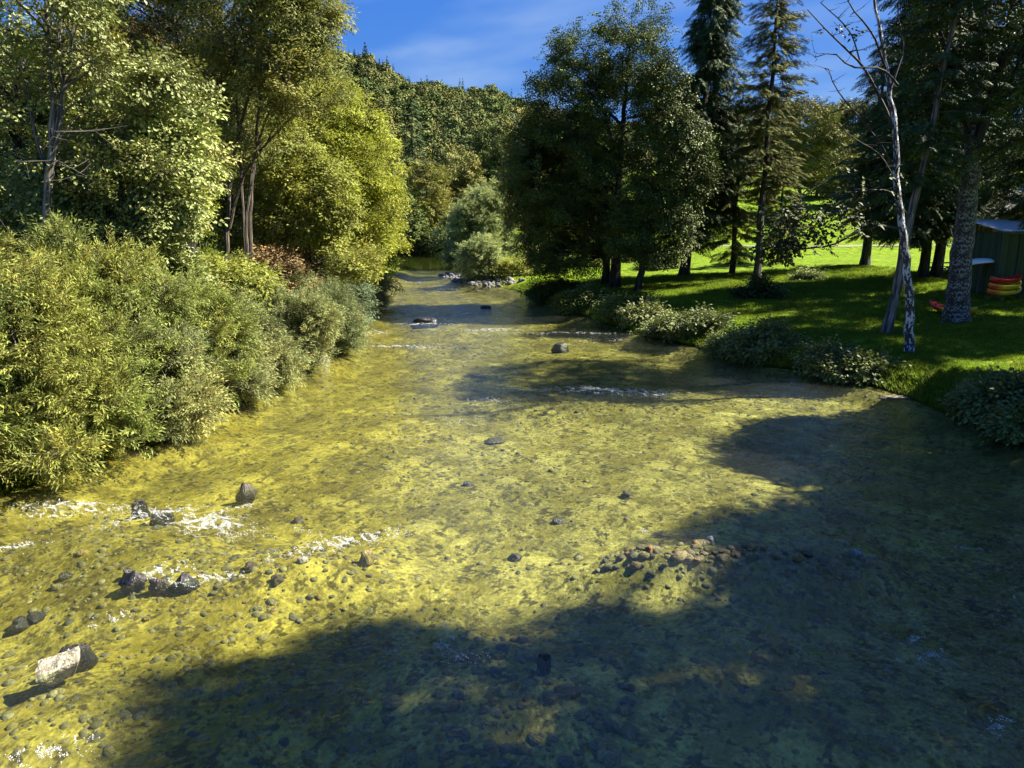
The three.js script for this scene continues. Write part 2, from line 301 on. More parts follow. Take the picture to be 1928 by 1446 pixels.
{
  const mats = [stoneMat(0.18, 0.15, 0.05), stoneMat(0.14, 0.12, 0.045), stoneMat(0.22, 0.19, 0.08), stoneMat(0.11, 0.10, 0.06), stoneMat(0.24, 0.15, 0.04)];
  const R = rng(404), q = new THREE.Quaternion(), e = new THREE.Euler(), M = new THREE.Matrix4();
  // the ones that show largest are single stones
  const clusters = [[950, 1320, 260, 150, 90], [330, 1060, 330, 110, 45], [1280, 1035, 150, 22, 92], [1560, 1050, 160, 24, 58], [650, 1060, 100, 40, 14]];
  for (const [cx, cy, rx, ry, n] of clusters) for (let k = 0; k < n; k++) {
    const a = R() * 6.28, r = Math.sqrt(R()), p = onPlane(cx + Math.cos(a) * r * rx, Math.min(1440, cy + Math.sin(a) * r * ry), cy < 1100 && cx > 1000 ? -0.02 : -0.3);
    const s = (0.04 + 0.085 * R() * R()) * (cy > 1200 ? 1.2 : cx > 1000 ? 1.05 : 0.85), o = new THREE.Mesh(stoneGeos[k % 5], mats[Math.floor(R() * 5)]);
    const bar = cy < 1100 && cx > 1000;
    o.position.set(p.x, bed(p.x, p.z) + s * (bar ? 0.2 : cy > 1200 ? 0.15 : 0.0), p.z); o.scale.set(s * (0.9 + 0.5 * R()), s, s * (0.8 + 0.4 * R())); o.rotation.set(R() * 0.5 - 0.25, R() * 6.28, R() * 0.5 - 0.25);
    add(o, 'river_cobble'); tag(o, cx < 900 && cy < 1200 ? 'ochre cobble in the shallow rapids around the dark wet rocks' : bar ? 'cobble in the gravel bar just breaking the water surface' : 'rounded algae coated cobble under shaded clear water', 'cobble', cx < 900 && cy < 1200 ? 'cobbles in the shallow rapids' : bar ? 'cobbles of the gravel bar' : 'cobbles under shaded water');
  }
  // the rest of the gravel, too many to count
  const N = 6000, cols = [[0.15, 0.125, 0.035], [0.11, 0.095, 0.03], [0.19, 0.165, 0.06], [0.05, 0.045, 0.02], [0.16, 0.1, 0.03]];
  for (let v = 0; v < 3; v++) {
    const im = new THREE.InstancedMesh(stoneGeo(20 + v, 1), new THREE.MeshStandardMaterial({ map: stoneTex, roughness: 0.85 }), N / 3), c = new THREE.Color();
    for (let k = 0; k < N / 3; k++) {
      let z, x, tries = 0; do { z = -6 - 44 * Math.pow(R(), 1.6); x = lerp(leftEdge(z), rightEdge(z), R()); } while (shoal(x, z) < R() && tries++ < 14);
      const s = 0.025 + 0.06 * Math.pow(R(), 3); q.setFromEuler(e.set(R() * 0.5, R() * 6.28, R() * 0.5));
      M.compose(V(x, bed(x, z) - s * 0.1, z), q, V(s * (0.8 + 0.7 * R()), s * (0.6 + 0.4 * R()), s)); im.setMatrixAt(k, M);
      const a = cols[Math.floor(R() * R() * 5)], b = 0.75 + 0.5 * R(); im.setColorAt(k, c.setRGB(a[0] * b, a[1] * b, a[2] * b));
    }
    add(im, 'river_gravel'); tag(im, 'loose ochre gravel strewn over the riverbed', 'gravel', null, 'stuff');
  }
}
// named rocks that stand out of the water
function rock(px, py, size, yaw, seed, mat, label, o = {}) {
  const p = onPlane(px, py, 0), g = stoneGeo(seed, 3, 1, o.rough ?? 0.34), a = g.attributes.position;
  if (o.peak) for (let k = 0; k < a.count; k++) { const y = a.getY(k), t = y > 0 ? 1 - 0.62 * y : 1; a.setX(k, a.getX(k) * t + (o.lean ?? 0) * Math.max(0, y)); a.setZ(k, a.getZ(k) * t); }
  if (o.slab) for (let k = 0; k < a.count; k++) { const x = a.getX(k), z = a.getZ(k), y = a.getY(k); const f = 1 / Math.max(Math.pow(Math.abs(x) ** 4 + Math.abs(z) ** 4, 0.25), 0.35); const b = Math.hypot(x, z); a.setX(k, lerp(x, x * f * b ** 0.4, 0.75)); a.setZ(k, lerp(z, z * f * b ** 0.4, 0.75)); a.setY(k, clamp(y, -1, 0.42 + 0.06 * n3(x * 3, 1, z * 3))); }
  const cy = (o.y ?? 0) - size[1] * 0.12, need = (cy - bed(p.x, p.z) + 0.06) / (size[1] * 0.68);   // the foot reaches the riverbed
  for (let k = 0; k < a.count; k++) { const y = a.getY(k); if (y < 0) { a.setY(k, y * Math.max(1, need)); const f = 1 + clamp(0.45 * (need - 1), 0.1, 0.9) * Math.min(1, -y); a.setX(k, a.getX(k) * f); a.setZ(k, a.getZ(k) * f); } }
  g.computeVertexNormals();
  const m = new THREE.Mesh(g, mat); m.position.set(p.x, cy, p.z); m.scale.set(...size).multiplyScalar(p.z > -30 ? 0.68 : 0.8); m.rotation.set(o.tiltX ?? 0, yaw, o.tilt ?? 0);
  add(m, o.name ?? 'rock'); tag(m, label, 'rock', o.group); return m;
}
const wetRock = stoneMat(0.022, 0.019, 0.016, 0.4), brownRock = stoneMat(0.06, 0.04, 0.025, 0.5), paleRock = stoneMat(0.34, 0.30, 0.21, 0.9), greyRock = stoneMat(0.16, 0.155, 0.14, 0.85);
{ // flat slab
  const g = new THREE.BoxGeometry(0.58, 0.15, 0.4, 14, 4, 8), a = g.attributes.position, p = onPlane(110, 1250, 0.0);
  for (let k = 0; k < a.count; k++) { const x = a.getX(k), y = a.getY(k), z = a.getZ(k), e = Math.max(Math.abs(x) / 0.33, Math.abs(z) / 0.18), q = (y > 0 ? -0.035 * sm(0.75, 1, e) : 0) + 0.03 * n3(x * 5, 2, z * 5) + 0.012 * n3(x * 17, 3, z * 17); a.setXYZ(k, x * (1 + 0.12 * n3(z * 5, 4, y * 6)) - 0.2 * z, y + q - (y < -0.06 ? 0.22 : 0), z * (1 + 0.16 * n3(x * 5, 6, y * 6) - 0.25 * x)); }
  g.deleteAttribute('normal'); g.deleteAttribute('uv'); const gg = mergeVertices(g, 1e-4), pa = gg.attributes.position; gg.setAttribute('uv', new THREE.Float32BufferAttribute(Array.from({ length: pa.count * 2 }, (_, k) => (k % 2 ? pa.getZ(k >> 1) + pa.getY(k >> 1) : pa.getX(k >> 1)) * 1.5), 2)); gg.computeVertexNormals();
  for (let k = 0; k < pa.count; k++) if (pa.getY(k) < -0.2) { pa.setX(k, pa.getX(k) * 0.6); pa.setZ(k, pa.getZ(k) * 0.45); } gg.computeVertexNormals();
  const m = add(new THREE.Mesh(toCreasedNormals(gg, 0.7), paleRock), 'stone_slab'); m.position.copy(p); m.rotation.set(0.2, 0.62, 0.03); m.scale.set(0.85, 0.8, 0.85); tag(m, 'flat pale rectangular stone slab lying in sunny shallow water', 'rock');
}
rock(140, 1222, [0.26, 0.14, 0.16], 0.2, 52, wetRock, 'dark wet rock touching the pale stone slab', { y: -0.02 });
rock(462, 915, [0.30, 0.34, 0.24], 0.3, 53, brownRock, 'pointed brown rock rising like a small peak from the rapids', { peak: 1, y: -0.1 });
rock(250, 1095, [0.30, 0.26, 0.22], 0.4, 54, wetRock, 'black wet rock with two humps at head of the foam', { y: 0.03, peak: 1, lean: 0.3 });
rock(300, 1098, [0.22, 0.14, 0.14], 0.1, 55, brownRock, 'low brown wet rock between two black rocks in foam');
rock(348, 1095, [0.26, 0.22, 0.20], 0.8, 56, wetRock, 'black wet rock with foam trailing from its right side', { peak: 1, y: 0.02 });
rock(240, 1075, [0.12, 0.1, 0.1], 0.8, 57, wetRock, 'small black stone upstream of the two humped rock');
rock(305, 965, [0.26, 0.12, 0.14], 0.5, 58, brownRock, 'flat brown rock awash between two foam streaks');
rock(262, 945, [0.18, 0.08, 0.12], 0.3, 59, wetRock, 'low dark stone awash above the foam streaks');
rock(570, 1052, [0.16, 0.10, 0.12], 0.3, 60, paleRock, 'pale ochre stone just below the V shaped foam', { y: -0.03 });
rock(690, 1040, [0.18, 0.12, 0.13], 0.9, 61, stoneMat(0.22, 0.16, 0.04), 'yellow stone at the right end of the V shaped foam', { y: -0.02 });
rock(1025, 1235, [0.11, 0.07, 0.1], 0.2, 62, wetRock, 'small black stone poking through shaded rippling water', { y: 0.0 });
rock(597, 683, [0.55, 0.5, 0.45], 0.6, 63, greyRock, 'grey boulder at the waterline under the willow bank', { y: 0.2 });
rock(800, 606, [0.8, 0.3, 0.35], 0.05, 64, wetRock, 'long dark rock in the shaded band of far rapids', { y: 0.05 });
rock(915, 580, [0.45, 0.3, 0.3], 0.05, 65, wetRock, 'small dark rock upstream in the shaded band', { y: 0 });
rock(1055, 648, [0.4, 0.12, 0.3], 0.4, 66, wetRock, 'mossy dark rock off the right bank in rapids', { y: -0.02 });
rock(930, 800, [0.45, 0.13, 0.3], 0.4, 67, brownRock, 'broad dark submerged boulder in the middle of the stream', { y: bed(onPlane(930, 800).x, onPlane(930, 800).z) + 0.04 });
rock(1338, 1018, [0.09, 0.08, 0.08], 0.2, 68, stoneMat(0.4, 0.39, 0.36), 'single white stone on the gravel bar', { y: 0.04 });
rock(1222, 1035, [0.11, 0.09, 0.09], 0.5, 69, stoneMat(0.28, 0.14, 0.03), 'orange stone on the gravel bar', { y: 0.03 });
rock(1612, 1042, [0.15, 0.08, 0.1], 0.3, 70, stoneMat(0.3, 0.29, 0.27), 'whitish flat stone in rapids right of the gravel bar', { y: 0.02 });
rock(1690, 748, [0.85, 0.14, 0.35], 0.05, 71, stoneMat(0.16, 0.13, 0.07), 'flat tan sandbank stone at the foot of the right bank', { y: 0.0, slab: 1 });
rock(985, 530, [1.0, 1.1, 0.9], 0.4, 72, greyRock, 'large grey boulder at the bank below the far lawn', { y: 0.7 });
for (const [px, py, s] of [[120, 1060, 0.12], [60, 1120, 0.16], [30, 1130, 0.2], [560, 945, 0.12], [1180, 905, 0.14], [1050, 940, 0.14], [970, 1000, 0.14], [880, 880, 0.13], [240, 1095, 0.1], [470, 1060, 0.14], [520, 1075, 0.14]])
  rock(px, py, [s * 1.3, s * 0.7, s], px, 80 + (px % 17), px % 3 ? brownRock : wetRock, 'dark brown stone lying on the sunny riverbed in mid stream', { y: bed(onPlane(px, py).x, onPlane(px, py).z) + s * 0.45, name: 'wet_stone', group: 'dark stones on the sunny riverbed' });
{ // gravel spit by the far small willow
  const R = rng(77), im = new THREE.InstancedMesh(stoneGeo(31, 1), stoneMat(0.15, 0.145, 0.13), 420), M = new THREE.Matrix4(), q = new THREE.Quaternion(), e = new THREE.Euler();
  for (let k = 0; k < 420; k++) { const z = lerp(-63, -77, R()), x = rightEdge(z) - 0.8 + 3.2 * R(), s = 0.08 + 0.22 * R() * R(); q.setFromEuler(e.set(R(), R() * 6, R())); M.compose(V(x, Math.max(x > rightEdge(z) ? ground(x, z) : bed(x, z), -0.05) + s * 0.3, z), q, V(s * 1.3, s, s)); im.setMatrixAt(k, M); }
  add(im, 'gravel_bank'); tag(im, 'grey pebbles of the gravel spit below the far willow', 'gravel', null, 'stuff');
}
{ // white water
  const g = new THREE.IcosahedronGeometry(1, 0), R = rng(909), list = [];
  const x0 = (f, u) => f.x + u * f.a;
  for (const f of foamSpots) {
    const far = Math.max(1, -f.z / 16), n = Math.round(44000 * f.a * f.b * f.d / far ** 0.8) + 60;
    for (let k = 0; k < n; k++) {
      const r = Math.sqrt(-2 * Math.log(R() + 1e-6)) * 0.9, a = R() * 6.28, u = r * Math.cos(a), v = r * Math.sin(a);
      const x = f.x + u * f.a, z = f.z + v * f.b + f.s * u * f.a + (far - 1) * 0.35 * n3(x0(f, u) * 0.7, 61, f.z) + 0.12 * n3(x0(f, u) * 2.2, 63, f.z);
      const c1 = x * 0.8 + z * 0.6, c2 = z * 0.8 - x * 0.6, ff = far ** 0.6; if (Math.abs(n3(c1 * 3.2 / ff, 4, c2 * 7 / ff)) + 0.5 * Math.abs(n3(c1 * 8 / ff, 5, c2 * 17 / ff)) > (0.24 - 0.07 * r) * (0.35 + 0.9 * f.d) * (0.6 + 0.8 * R())) continue;
      list.push([x, z, (0.003 + 0.005 * R() * R()) * far ** 0.45, R() * 6.28]);
    }
  }
  const im = new THREE.InstancedMesh(g, new THREE.MeshStandardMaterial({ color: new THREE.Color(0.42, 0.43, 0.43), roughness: 0.6 }), list.length), M = new THREE.Matrix4(), q = new THREE.Quaternion(), Y = V(0, 1, 0);
  list.forEach(([x, z, s, a], k) => { M.compose(V(x, wave(x, z) + s * 0.2 + 0.02 * R() * R(), z), q.setFromAxisAngle(Y, a), V(s * 1.5, s * 0.7, s)); im.setMatrixAt(k, M); });
  add(im, 'foam'); tag(im, 'white foam where the stream breaks over stones', 'foam', null, 'stuff');
  console.log('foam', list.length);
}

// ------------------------------------------------------------------ foliage pieces
class Leaves {
  constructor(seed) { this.R = rng(seed); this.p = []; this.c = []; this.i = []; }
  leaf(o, dir, up, L, W, fold = 0.18, tone) {
    const b = this.p.length / 3, side = V(0, 0, 0).crossVectors(dir, up).normalize(), nn = V(0, 0, 0).crossVectors(side, dir);
    const tip = o.clone().addScaledVector(dir, L), m = o.clone().addScaledVector(dir, L * 0.45);
    const l = m.clone().addScaledVector(side, -W / 2).addScaledVector(nn, W * fold), r = m.clone().addScaledVector(side, W / 2).addScaledVector(nn, W * fold);
    for (const q of [o, r, tip, l]) { this.p.push(q.x, q.y, q.z); }
    const t = tone ?? (0.7 + 0.6 * this.R()), y = 0.9 + 0.2 * this.R(); for (let k = 0; k < 4; k++) this.c.push(t * y, t, t * 0.95);
    this.i.push(b, b + 1, b + 2, b, b + 2, b + 3);
  }
  stick(a, b, w) { const k = this.p.length / 3, s = V(w, 0, 0), u = V(0, w, 0); for (const q of [a.clone().add(s), a.clone().sub(s), b, a.clone().add(u), a.clone().sub(u)]) { this.p.push(q.x, q.y, q.z); this.c.push(0.35, 0.28, 0.3); } this.i.push(k, k + 1, k + 2, k + 3, k + 4, k + 2); }
  geometry() { const g = new THREE.BufferGeometry(); g.setAttribute('position', new THREE.Float32BufferAttribute(this.p, 3)); g.setAttribute('color', new THREE.Float32BufferAttribute(this.c, 3)); g.setIndex(this.i); g.computeVertexNormals(); return g; }
}
const rnd = (R) => R() * 2 - 1;
function broadSpray(seed, n, len, L, W, wide = 0.5) {   // twig along +z with broad leaves
  const B = new Leaves(seed), R = B.R; B.stick(V(0, 0, -0.1), V(0, 0, len), 0.008);
  for (let k = 0; k < n; k++) {
    const t = 0.08 + 0.92 * (k + R()) / n, side = k % 2 ? 1 : -1, off = wide * len * (0.15 + 0.85 * R()) * (1 - 0.4 * t);
    const o = V(side * off * R(), rnd(R) * 0.16 * len, t * len), d = V(side * (0.5 + 0.5 * R()), -0.15 - 0.55 * R(), 0.3 + 0.6 * R()).normalize(), u = V(rnd(R) * 0.6, 1, rnd(R) * 0.6).normalize();
    B.leaf(o, d, u, L * (0.7 + 0.6 * R()), W * (0.7 + 0.6 * R()));
  }
  return B.geometry();
}
function willowSpray(seed, n, len, L, W) {
  const B = new Leaves(seed), R = B.R;
  for (let s = 0; s < 3; s++) {
    const d = V(rnd(R) * 0.35, rnd(R) * 0.25, 1).normalize(), o0 = V(rnd(R) * 0.05, rnd(R) * 0.05, s * 0.06); B.stick(o0, o0.clone().addScaledVector(d, len), 0.006);
    for (let k = 0; k < n; k++) {
      const t = 0.1 + 0.9 * k / n, o = o0.clone().addScaledVector(d, t * len), a = k * 2.4 + R(), dd = V(Math.cos(a) * 0.7, Math.sin(a) * 0.7, 0.9).normalize();
      B.leaf(o, dd, V(rnd(R), 1, rnd(R)).normalize(), L * (0.7 + 0.5 * R()), W, 0.1);
    }
  }
  return B.geometry();
}
function spruceSpray(seed, n = 20) {   // flat drooping frond along +z, length 1
  const B = new Leaves(seed), R = B.R; B.stick(V(0, 0, 0), V(0, -0.08, 1), 0.012);
  for (let k = 0; k < n; k++) {
    const t = k / n, side = k % 2 ? 1 : -1, o = V(0, -0.08 * t * t, t), d = V(side * (0.75 + 0.25 * R()), -0.28 - 0.4 * R(), 0.55).normalize();
    const l = (0.42 - 0.26 * t) * (0.75 + 0.5 * R()); B.leaf(o, d, V(rnd(R) * 0.4, 1, rnd(R) * 0.4).normalize(), l, 0.07, -0.15);
    if (k % 2) B.leaf(o.clone().addScaledVector(d, l * 0.45), V(side * 0.3 * R(), -0.9, 0.2).normalize(), V(0.4 * rnd(R), 0.2, 1).normalize(), l * 0.7, 0.055, 0);
  }
  B.leaf(V(0, -0.08, 0.95), V(0, -0.15, 1).normalize(), V(0, 1, 0), 0.2, 0.08);
  return B.geometry();
}
const SPRAY = {
  lime: broadSpray(1, 17, 0.64, 0.125, 0.09), ash: broadSpray(2, 22, 0.7, 0.145, 0.055, 0.7), beech: broadSpray(3, 17, 0.64, 0.13, 0.085, 0.65),
  willow: willowSpray(4, 13, 0.6, 0.13, 0.03), willowFine: willowSpray(5, 18, 0.5, 0.075, 0.017), far: broadSpray(6, 22, 1.0, 0.22, 0.15, 0.6), farWillow: willowSpray(7, 14, 1.0, 0.24, 0.07),
  spruce: spruceSpray(8), nettle: broadSpray(9, 16, 0.4, 0.10, 0.055, 0.5), big: broadSpray(10, 9, 0.5, 0.2, 0.13, 0.7),
};
const leafMats = {};
function leafMat(key, r, g, b, trans = 0.42, rough = 0.85, spec = 0.3) {
  return leafMats[key] ??= new THREE.MeshPhysicalMaterial({ color: new THREE.Color(r, g, b), roughness: rough, transmission: trans, thickness: 0, specularIntensity: spec, side: THREE.DoubleSide, vertexColors: true });
}
const LEAF = {
  lime: leafMat('lime', 0.21, 0.235, 0.06, 0.35, 0.65, 0.5), ash: leafMat('ash', 0.175, 0.19, 0.045), yellow: leafMat('yellow', 0.255, 0.28, 0.03, 0.4), yellowGreen: leafMat('yellowGreen', 0.22, 0.235, 0.035, 0.45),
  willow: leafMat('willow', 0.18, 0.215, 0.045), willowYellow: leafMat('willowYellow', 0.225, 0.24, 0.045), willowGrey: leafMat('willowGrey', 0.19, 0.22, 0.085), brown: leafMat('brown', 0.17, 0.115, 0.055, 0), bluish: leafMat('bluish', 0.10, 0.135, 0.07),
  beech: leafMat('beech', 0.075, 0.10, 0.018, 0, 0.6, 0.35), beechTop: leafMat('beechTop', 0.08, 0.11, 0.016, 0.18, 0.75, 0.3), dark: leafMat('dark', 0.04, 0.055, 0.014, 0, 0.6, 0.25), farWillow: leafMat('farWillow', 0.30, 0.35, 0.14, 0.3), farAutumn: leafMat('farAutumn', 0.17, 0.18, 0.035, 0.3), farOlive: leafMat('farOlive', 0.16, 0.17, 0.05, 0), farGreen: leafMat('farGreen', 0.085, 0.115, 0.03, 0),
  spruce: leafMat('spruce', 0.04, 0.065, 0.016, 0, 0.7, 0.3), larch: leafMat('larch', 0.09, 0.095, 0.016, 0, 0.8, 0.25), bank: leafMat('bank', 0.14, 0.17, 0.04, 0.35, 0.7, 0.4), dry: leafMat('dry', 0.3, 0.25, 0.14, 0.3), grass: leafMat('grass', 0.13, 0.2, 0.01, 0.45, 0.9, 0.2),
};
const barkTex = (() => { const a = tileFbm(256, 10, 4, 501, 0.6), b = tileNoise(256, 6, 521); return texture(256, (k, i, j) => { const r = a[(((j >> 2) * 256) + i)] , v = clamp((0.7 * r + 0.3 * b[k] - 0.35) * 2.4, 0, 1); return gray(0.35 + 0.65 * v); }); })();
const barkBump = (() => { const a = tileFbm(256, 10, 4, 501, 0.6); return texture(256, (k, i, j) => gray(a[((j >> 2) * 256) + i]), false); })();
const lichenTex = (() => { const a = tileFbm(256, 14, 4, 541, 0.6), b = tileFbm(256, 5, 3, 551); return texture(256, (k) => mix3([0.24, 0.22, 0.22], [0.74, 0.75, 0.77], sm(0.575, 0.61, a[k] * 0.75 + b[k] * 0.28))); })();
const lichenDark = (() => { const a = tileFbm(256, 18, 4, 561, 0.6), b = tileFbm(256, 4, 3, 571); return texture(256, (k) => mix3([0.22, 0.19, 0.17], [0.5, 0.52, 0.5], sm(0.52, 0.6, a[k] * 0.7 + b[k] * 0.33))); })();
const tiled = (t, u, v) => { const c = t.clone(); c.repeat.set(u, v); c.needsUpdate = true; return c; };
const bark = (r, g, b) => new THREE.MeshStandardMaterial({ color: new THREE.Color(r, g, b), map: tiled(barkTex, 2, 0.6), bumpMap: tiled(barkBump, 2, 0.6), bumpScale: 0.03, roughness: 0.95 });
const BARK = { dark: bark(0.10, 0.085, 0.07), grey: bark(0.33, 0.30, 0.25), brown: bark(0.17, 0.13, 0.09), pale: bark(0.42, 0.39, 0.33), lichen: new THREE.MeshStandardMaterial({ map: tiled(lichenTex, 1, 0.55), bumpMap: tiled(barkBump, 2, 0.6), bumpScale: 0.02, roughness: 0.95 }), lichenDark: new THREE.MeshStandardMaterial({ map: tiled(lichenDark, 3, 1), bumpMap: tiled(barkBump, 3, 0.6), bumpScale: 0.04, roughness: 0.95 }) };

// ------------------------------------------------------------------ trees
const UP = V(0, 1, 0);
function crownMesh(root, geo, mat, list, tint, R, name = 'crown') {
  const im = new THREE.InstancedMesh(geo, mat, list.length), M = new THREE.Matrix4(), X = V(0, 0, 0), Y = V(0, 0, 0), Z = V(0, 0, 0), c = new THREE.Color();
  list.forEach(([p, d, s], k) => {
    Z.copy(d).normalize(); X.crossVectors(UP, Z); if (X.lengthSq() < 1e-3) X.set(1, 0, 0); X.normalize(); Y.crossVectors(Z, X);
    const roll = rnd(R) * 0.8, cr = Math.cos(roll), sr = Math.sin(roll), x = X.clone().multiplyScalar(cr).addScaledVector(Y, sr), y = Y.clone().multiplyScalar(cr).addScaledVector(X, -sr);
    M.makeBasis(x.multiplyScalar(s), y.multiplyScalar(s), Z.clone().multiplyScalar(s)); M.setPosition(p); im.setMatrixAt(k, M);
    im.setColorAt(k, tint(p, R, c));
  });
  add(im, name, root); im.userData.kind = 'stuff'; return im;
}
const patchy = (amp, yellow, seed = 0, freq = 0.45) => (p, R, c) => { const v = 1 + amp * 1.3 * n3(p.x * freq + seed, p.y * freq, p.z * freq) + amp * 0.6 * rnd(R), y = Math.max(0, n3(p.x * freq * 0.7 + 9 + seed, p.y * freq * 0.7, p.z * freq * 0.7)) * yellow + (R() < 0.05 ? yellow * 0.6 : 0); return c.setRGB(Math.max(0.2, v * (1 + 1.3 * y)), Math.max(0.2, v * (1 + 0.45 * y)), Math.max(0.2, v * (1 - 0.3 * y))); };
function inLobe(l, R, shell) { for (;;) { const x = rnd(R), y = rnd(R), z = rnd(R), q = Math.hypot(x, y, z); if (q > 1 || q < 0.05) continue; const f = Math.pow(q, shell) / q; return V(l[0] + x * f * l[3], l[1] + y * f * l[4], l[2] + z * f * l[5]); } }
function pickLobe(lobes, R) { let t = 0; for (const l of lobes) t += l[6]; let k = R() * t; for (const l of lobes) { k -= l[6]; if (k <= 0) return l; } return lobes[lobes.length - 1]; }
function bend(a, b, R, arch = 0.12, n = 6) {
  const L = a.distanceTo(b), m = a.clone().lerp(b, 0.5).add(V(rnd(R) * 0.09 * L, arch * L, rnd(R) * 0.09 * L)), out = [];
  for (let k = 0; k <= n; k++) { const t = k / n, w = Math.sin(t * Math.PI) * 0.02 * L; out.push(V((1 - t) ** 2 * a.x + 2 * t * (1 - t) * m.x + t * t * b.x + rnd(R) * w, (1 - t) ** 2 * a.y + 2 * t * (1 - t) * m.y + t * t * b.y + rnd(R) * w, (1 - t) ** 2 * a.z + 2 * t * (1 - t) * m.z + t * t * b.z + rnd(R) * w)); }
  return out;
}
/* stems: [{pts, r0, r1}] in the tree's own metres; lobes: [x,y,z,rx,ry,rz,weight] crown volumes */
function broadleaf(o) {
  const R = rng(o.seed), root = thing(o.name, o.label, o.category ?? 'tree', o.base, o.group);
  const trunk = new MB(), limbs = new MB(), nodes = [];
  for (const s of o.stems) {
    const c = new THREE.CatmullRomCurve3(s.pts), len = c.getLength(), n = Math.max(4, Math.ceil(len / 0.45)), P = c.getSpacedPoints(n);
    P.forEach((p, k) => { if (k && k < n) p.add(V(rnd(R), 0, rnd(R)).multiplyScalar(Math.min(0.05, s.r0 * 0.25))); });
    const r = (t, p) => (s.r1 + (s.r0 - s.r1) * Math.pow(1 - t, 0.9)) * (1 + (s.flare ?? 0.4) * Math.exp(-Math.max(0, p.y) / 0.3));
    (s === o.stems[0] || s.trunk ? trunk : limbs).tube(P, r, s.r0 > 0.15 ? 10 : 6);
    P.forEach((p, k) => { if (k / n > (o.bare ?? 0.12)) nodes.push({ p, r: r(k / n, p) }); });
  }
  trunk.build('trunk', o.bark ?? BARK.dark, root);
  const limbNodes = nodes.map((n) => n.p);
  for (let k = 0; k < o.prim; k++) {
    const b = inLobe(pickLobe(o.lobes, R), R, 0.45); let best = null, cost = 1e9;
    for (const nd of nodes) { const hd = Math.hypot(nd.p.x - b.x, nd.p.z - b.z), q = Math.abs(nd.p.y - (b.y - (o.rise ?? 0.55) * hd)) + 0.35 * hd + 0.8 * R(); if (q < cost) { cost = q; best = nd; } }
    const L = best.p.distanceTo(b), r0 = Math.min(best.r * 0.6, 0.02 + 0.016 * L), P = bend(best.p, b, R, o.arch ?? 0.1, 7);
    limbs.tube(P, (t) => r0 * (1 - t) + 0.01, 5); P.slice(2).forEach((p) => limbNodes.push(p));
  }
  for (let k = 0; k < (o.bareTwigs ?? 0); k++) {
    const b = inLobe(pickLobe(o.twigLobes, R), R, 0.4); let best = null, cost = 1e9; for (const p of limbNodes) { const q = p.distanceTo(b) + Math.max(0, p.y - b.y); if (q < cost) { cost = q; best = p; } }
    const P = bend(best, b, R, -0.05, 4); limbs.tube(P, (t) => 0.004 + 0.008 * (1 - t), 4); if (k % 2) limbNodes.push(P[2], P[3]);
  }
  const sprays = [], th = o.gap ?? 0.0, gf = o.gapFreq ?? 0.45;
  let made = 0, tries = 0;
  while (made < o.sec && tries++ < o.sec * 6) {
    const b = inLobe(pickLobe(o.lobes, R), R, o.shell ?? 0.42);
    if (b.y + o.base.y < 0.25 || n3(b.x * gf + o.seed, b.y * gf * 1.3, b.z * gf) < th - 0.25) continue;
    let best = null, cost = 1e9; for (const p of limbNodes) { const q = p.distanceTo(b) + Math.max(0, p.y - b.y) * 0.6; if (q < cost) { cost = q; best = p; } }
    made++;
    const P = bend(best, b, R, 0.06, 4), L = best.distanceTo(b), full = Math.min(1, (o.twig ?? 1.6) / Math.max(L, 0.01));
    limbs.tube(P, (t) => 0.004 + (0.006 + 0.006 * L) * (1 - t), 3);
    const out = b.clone().sub(best).normalize();
    for (let s = 0; s < o.per; s++) {
      const t = 1 - full * Math.pow(R(), 1.2), i = Math.min(3, Math.floor(t * 4)), q = P[i].clone().lerp(P[i + 1], t * 4 - i), sp = o.spread ?? 0.3;
      q.add(V(rnd(R) * sp, rnd(R) * sp * 0.7, rnd(R) * sp)); if (q.y + o.base.y < 0.06) q.y = 0.06 - o.base.y + 0.2 * R();
      sprays.push([q, out.clone().multiplyScalar(0.7).add(V(rnd(R), rnd(R) * 0.7 - (o.droop ?? 0.15), rnd(R))), (o.size ?? 1) * (0.7 + 0.6 * R())]);
    }
  }
  if (limbs.p.length) limbs.build('limbs', o.bark2 ?? o.bark ?? BARK.dark, root);
  if (sprays.length) { const cr = crownMesh(root, SPRAY[o.spray], LEAF[o.leaf], sprays, patchy(o.patch ?? 0.3, o.yellow ?? 0.2, o.seed), R, o.crownName ?? 'crown'); }
  return root;
}
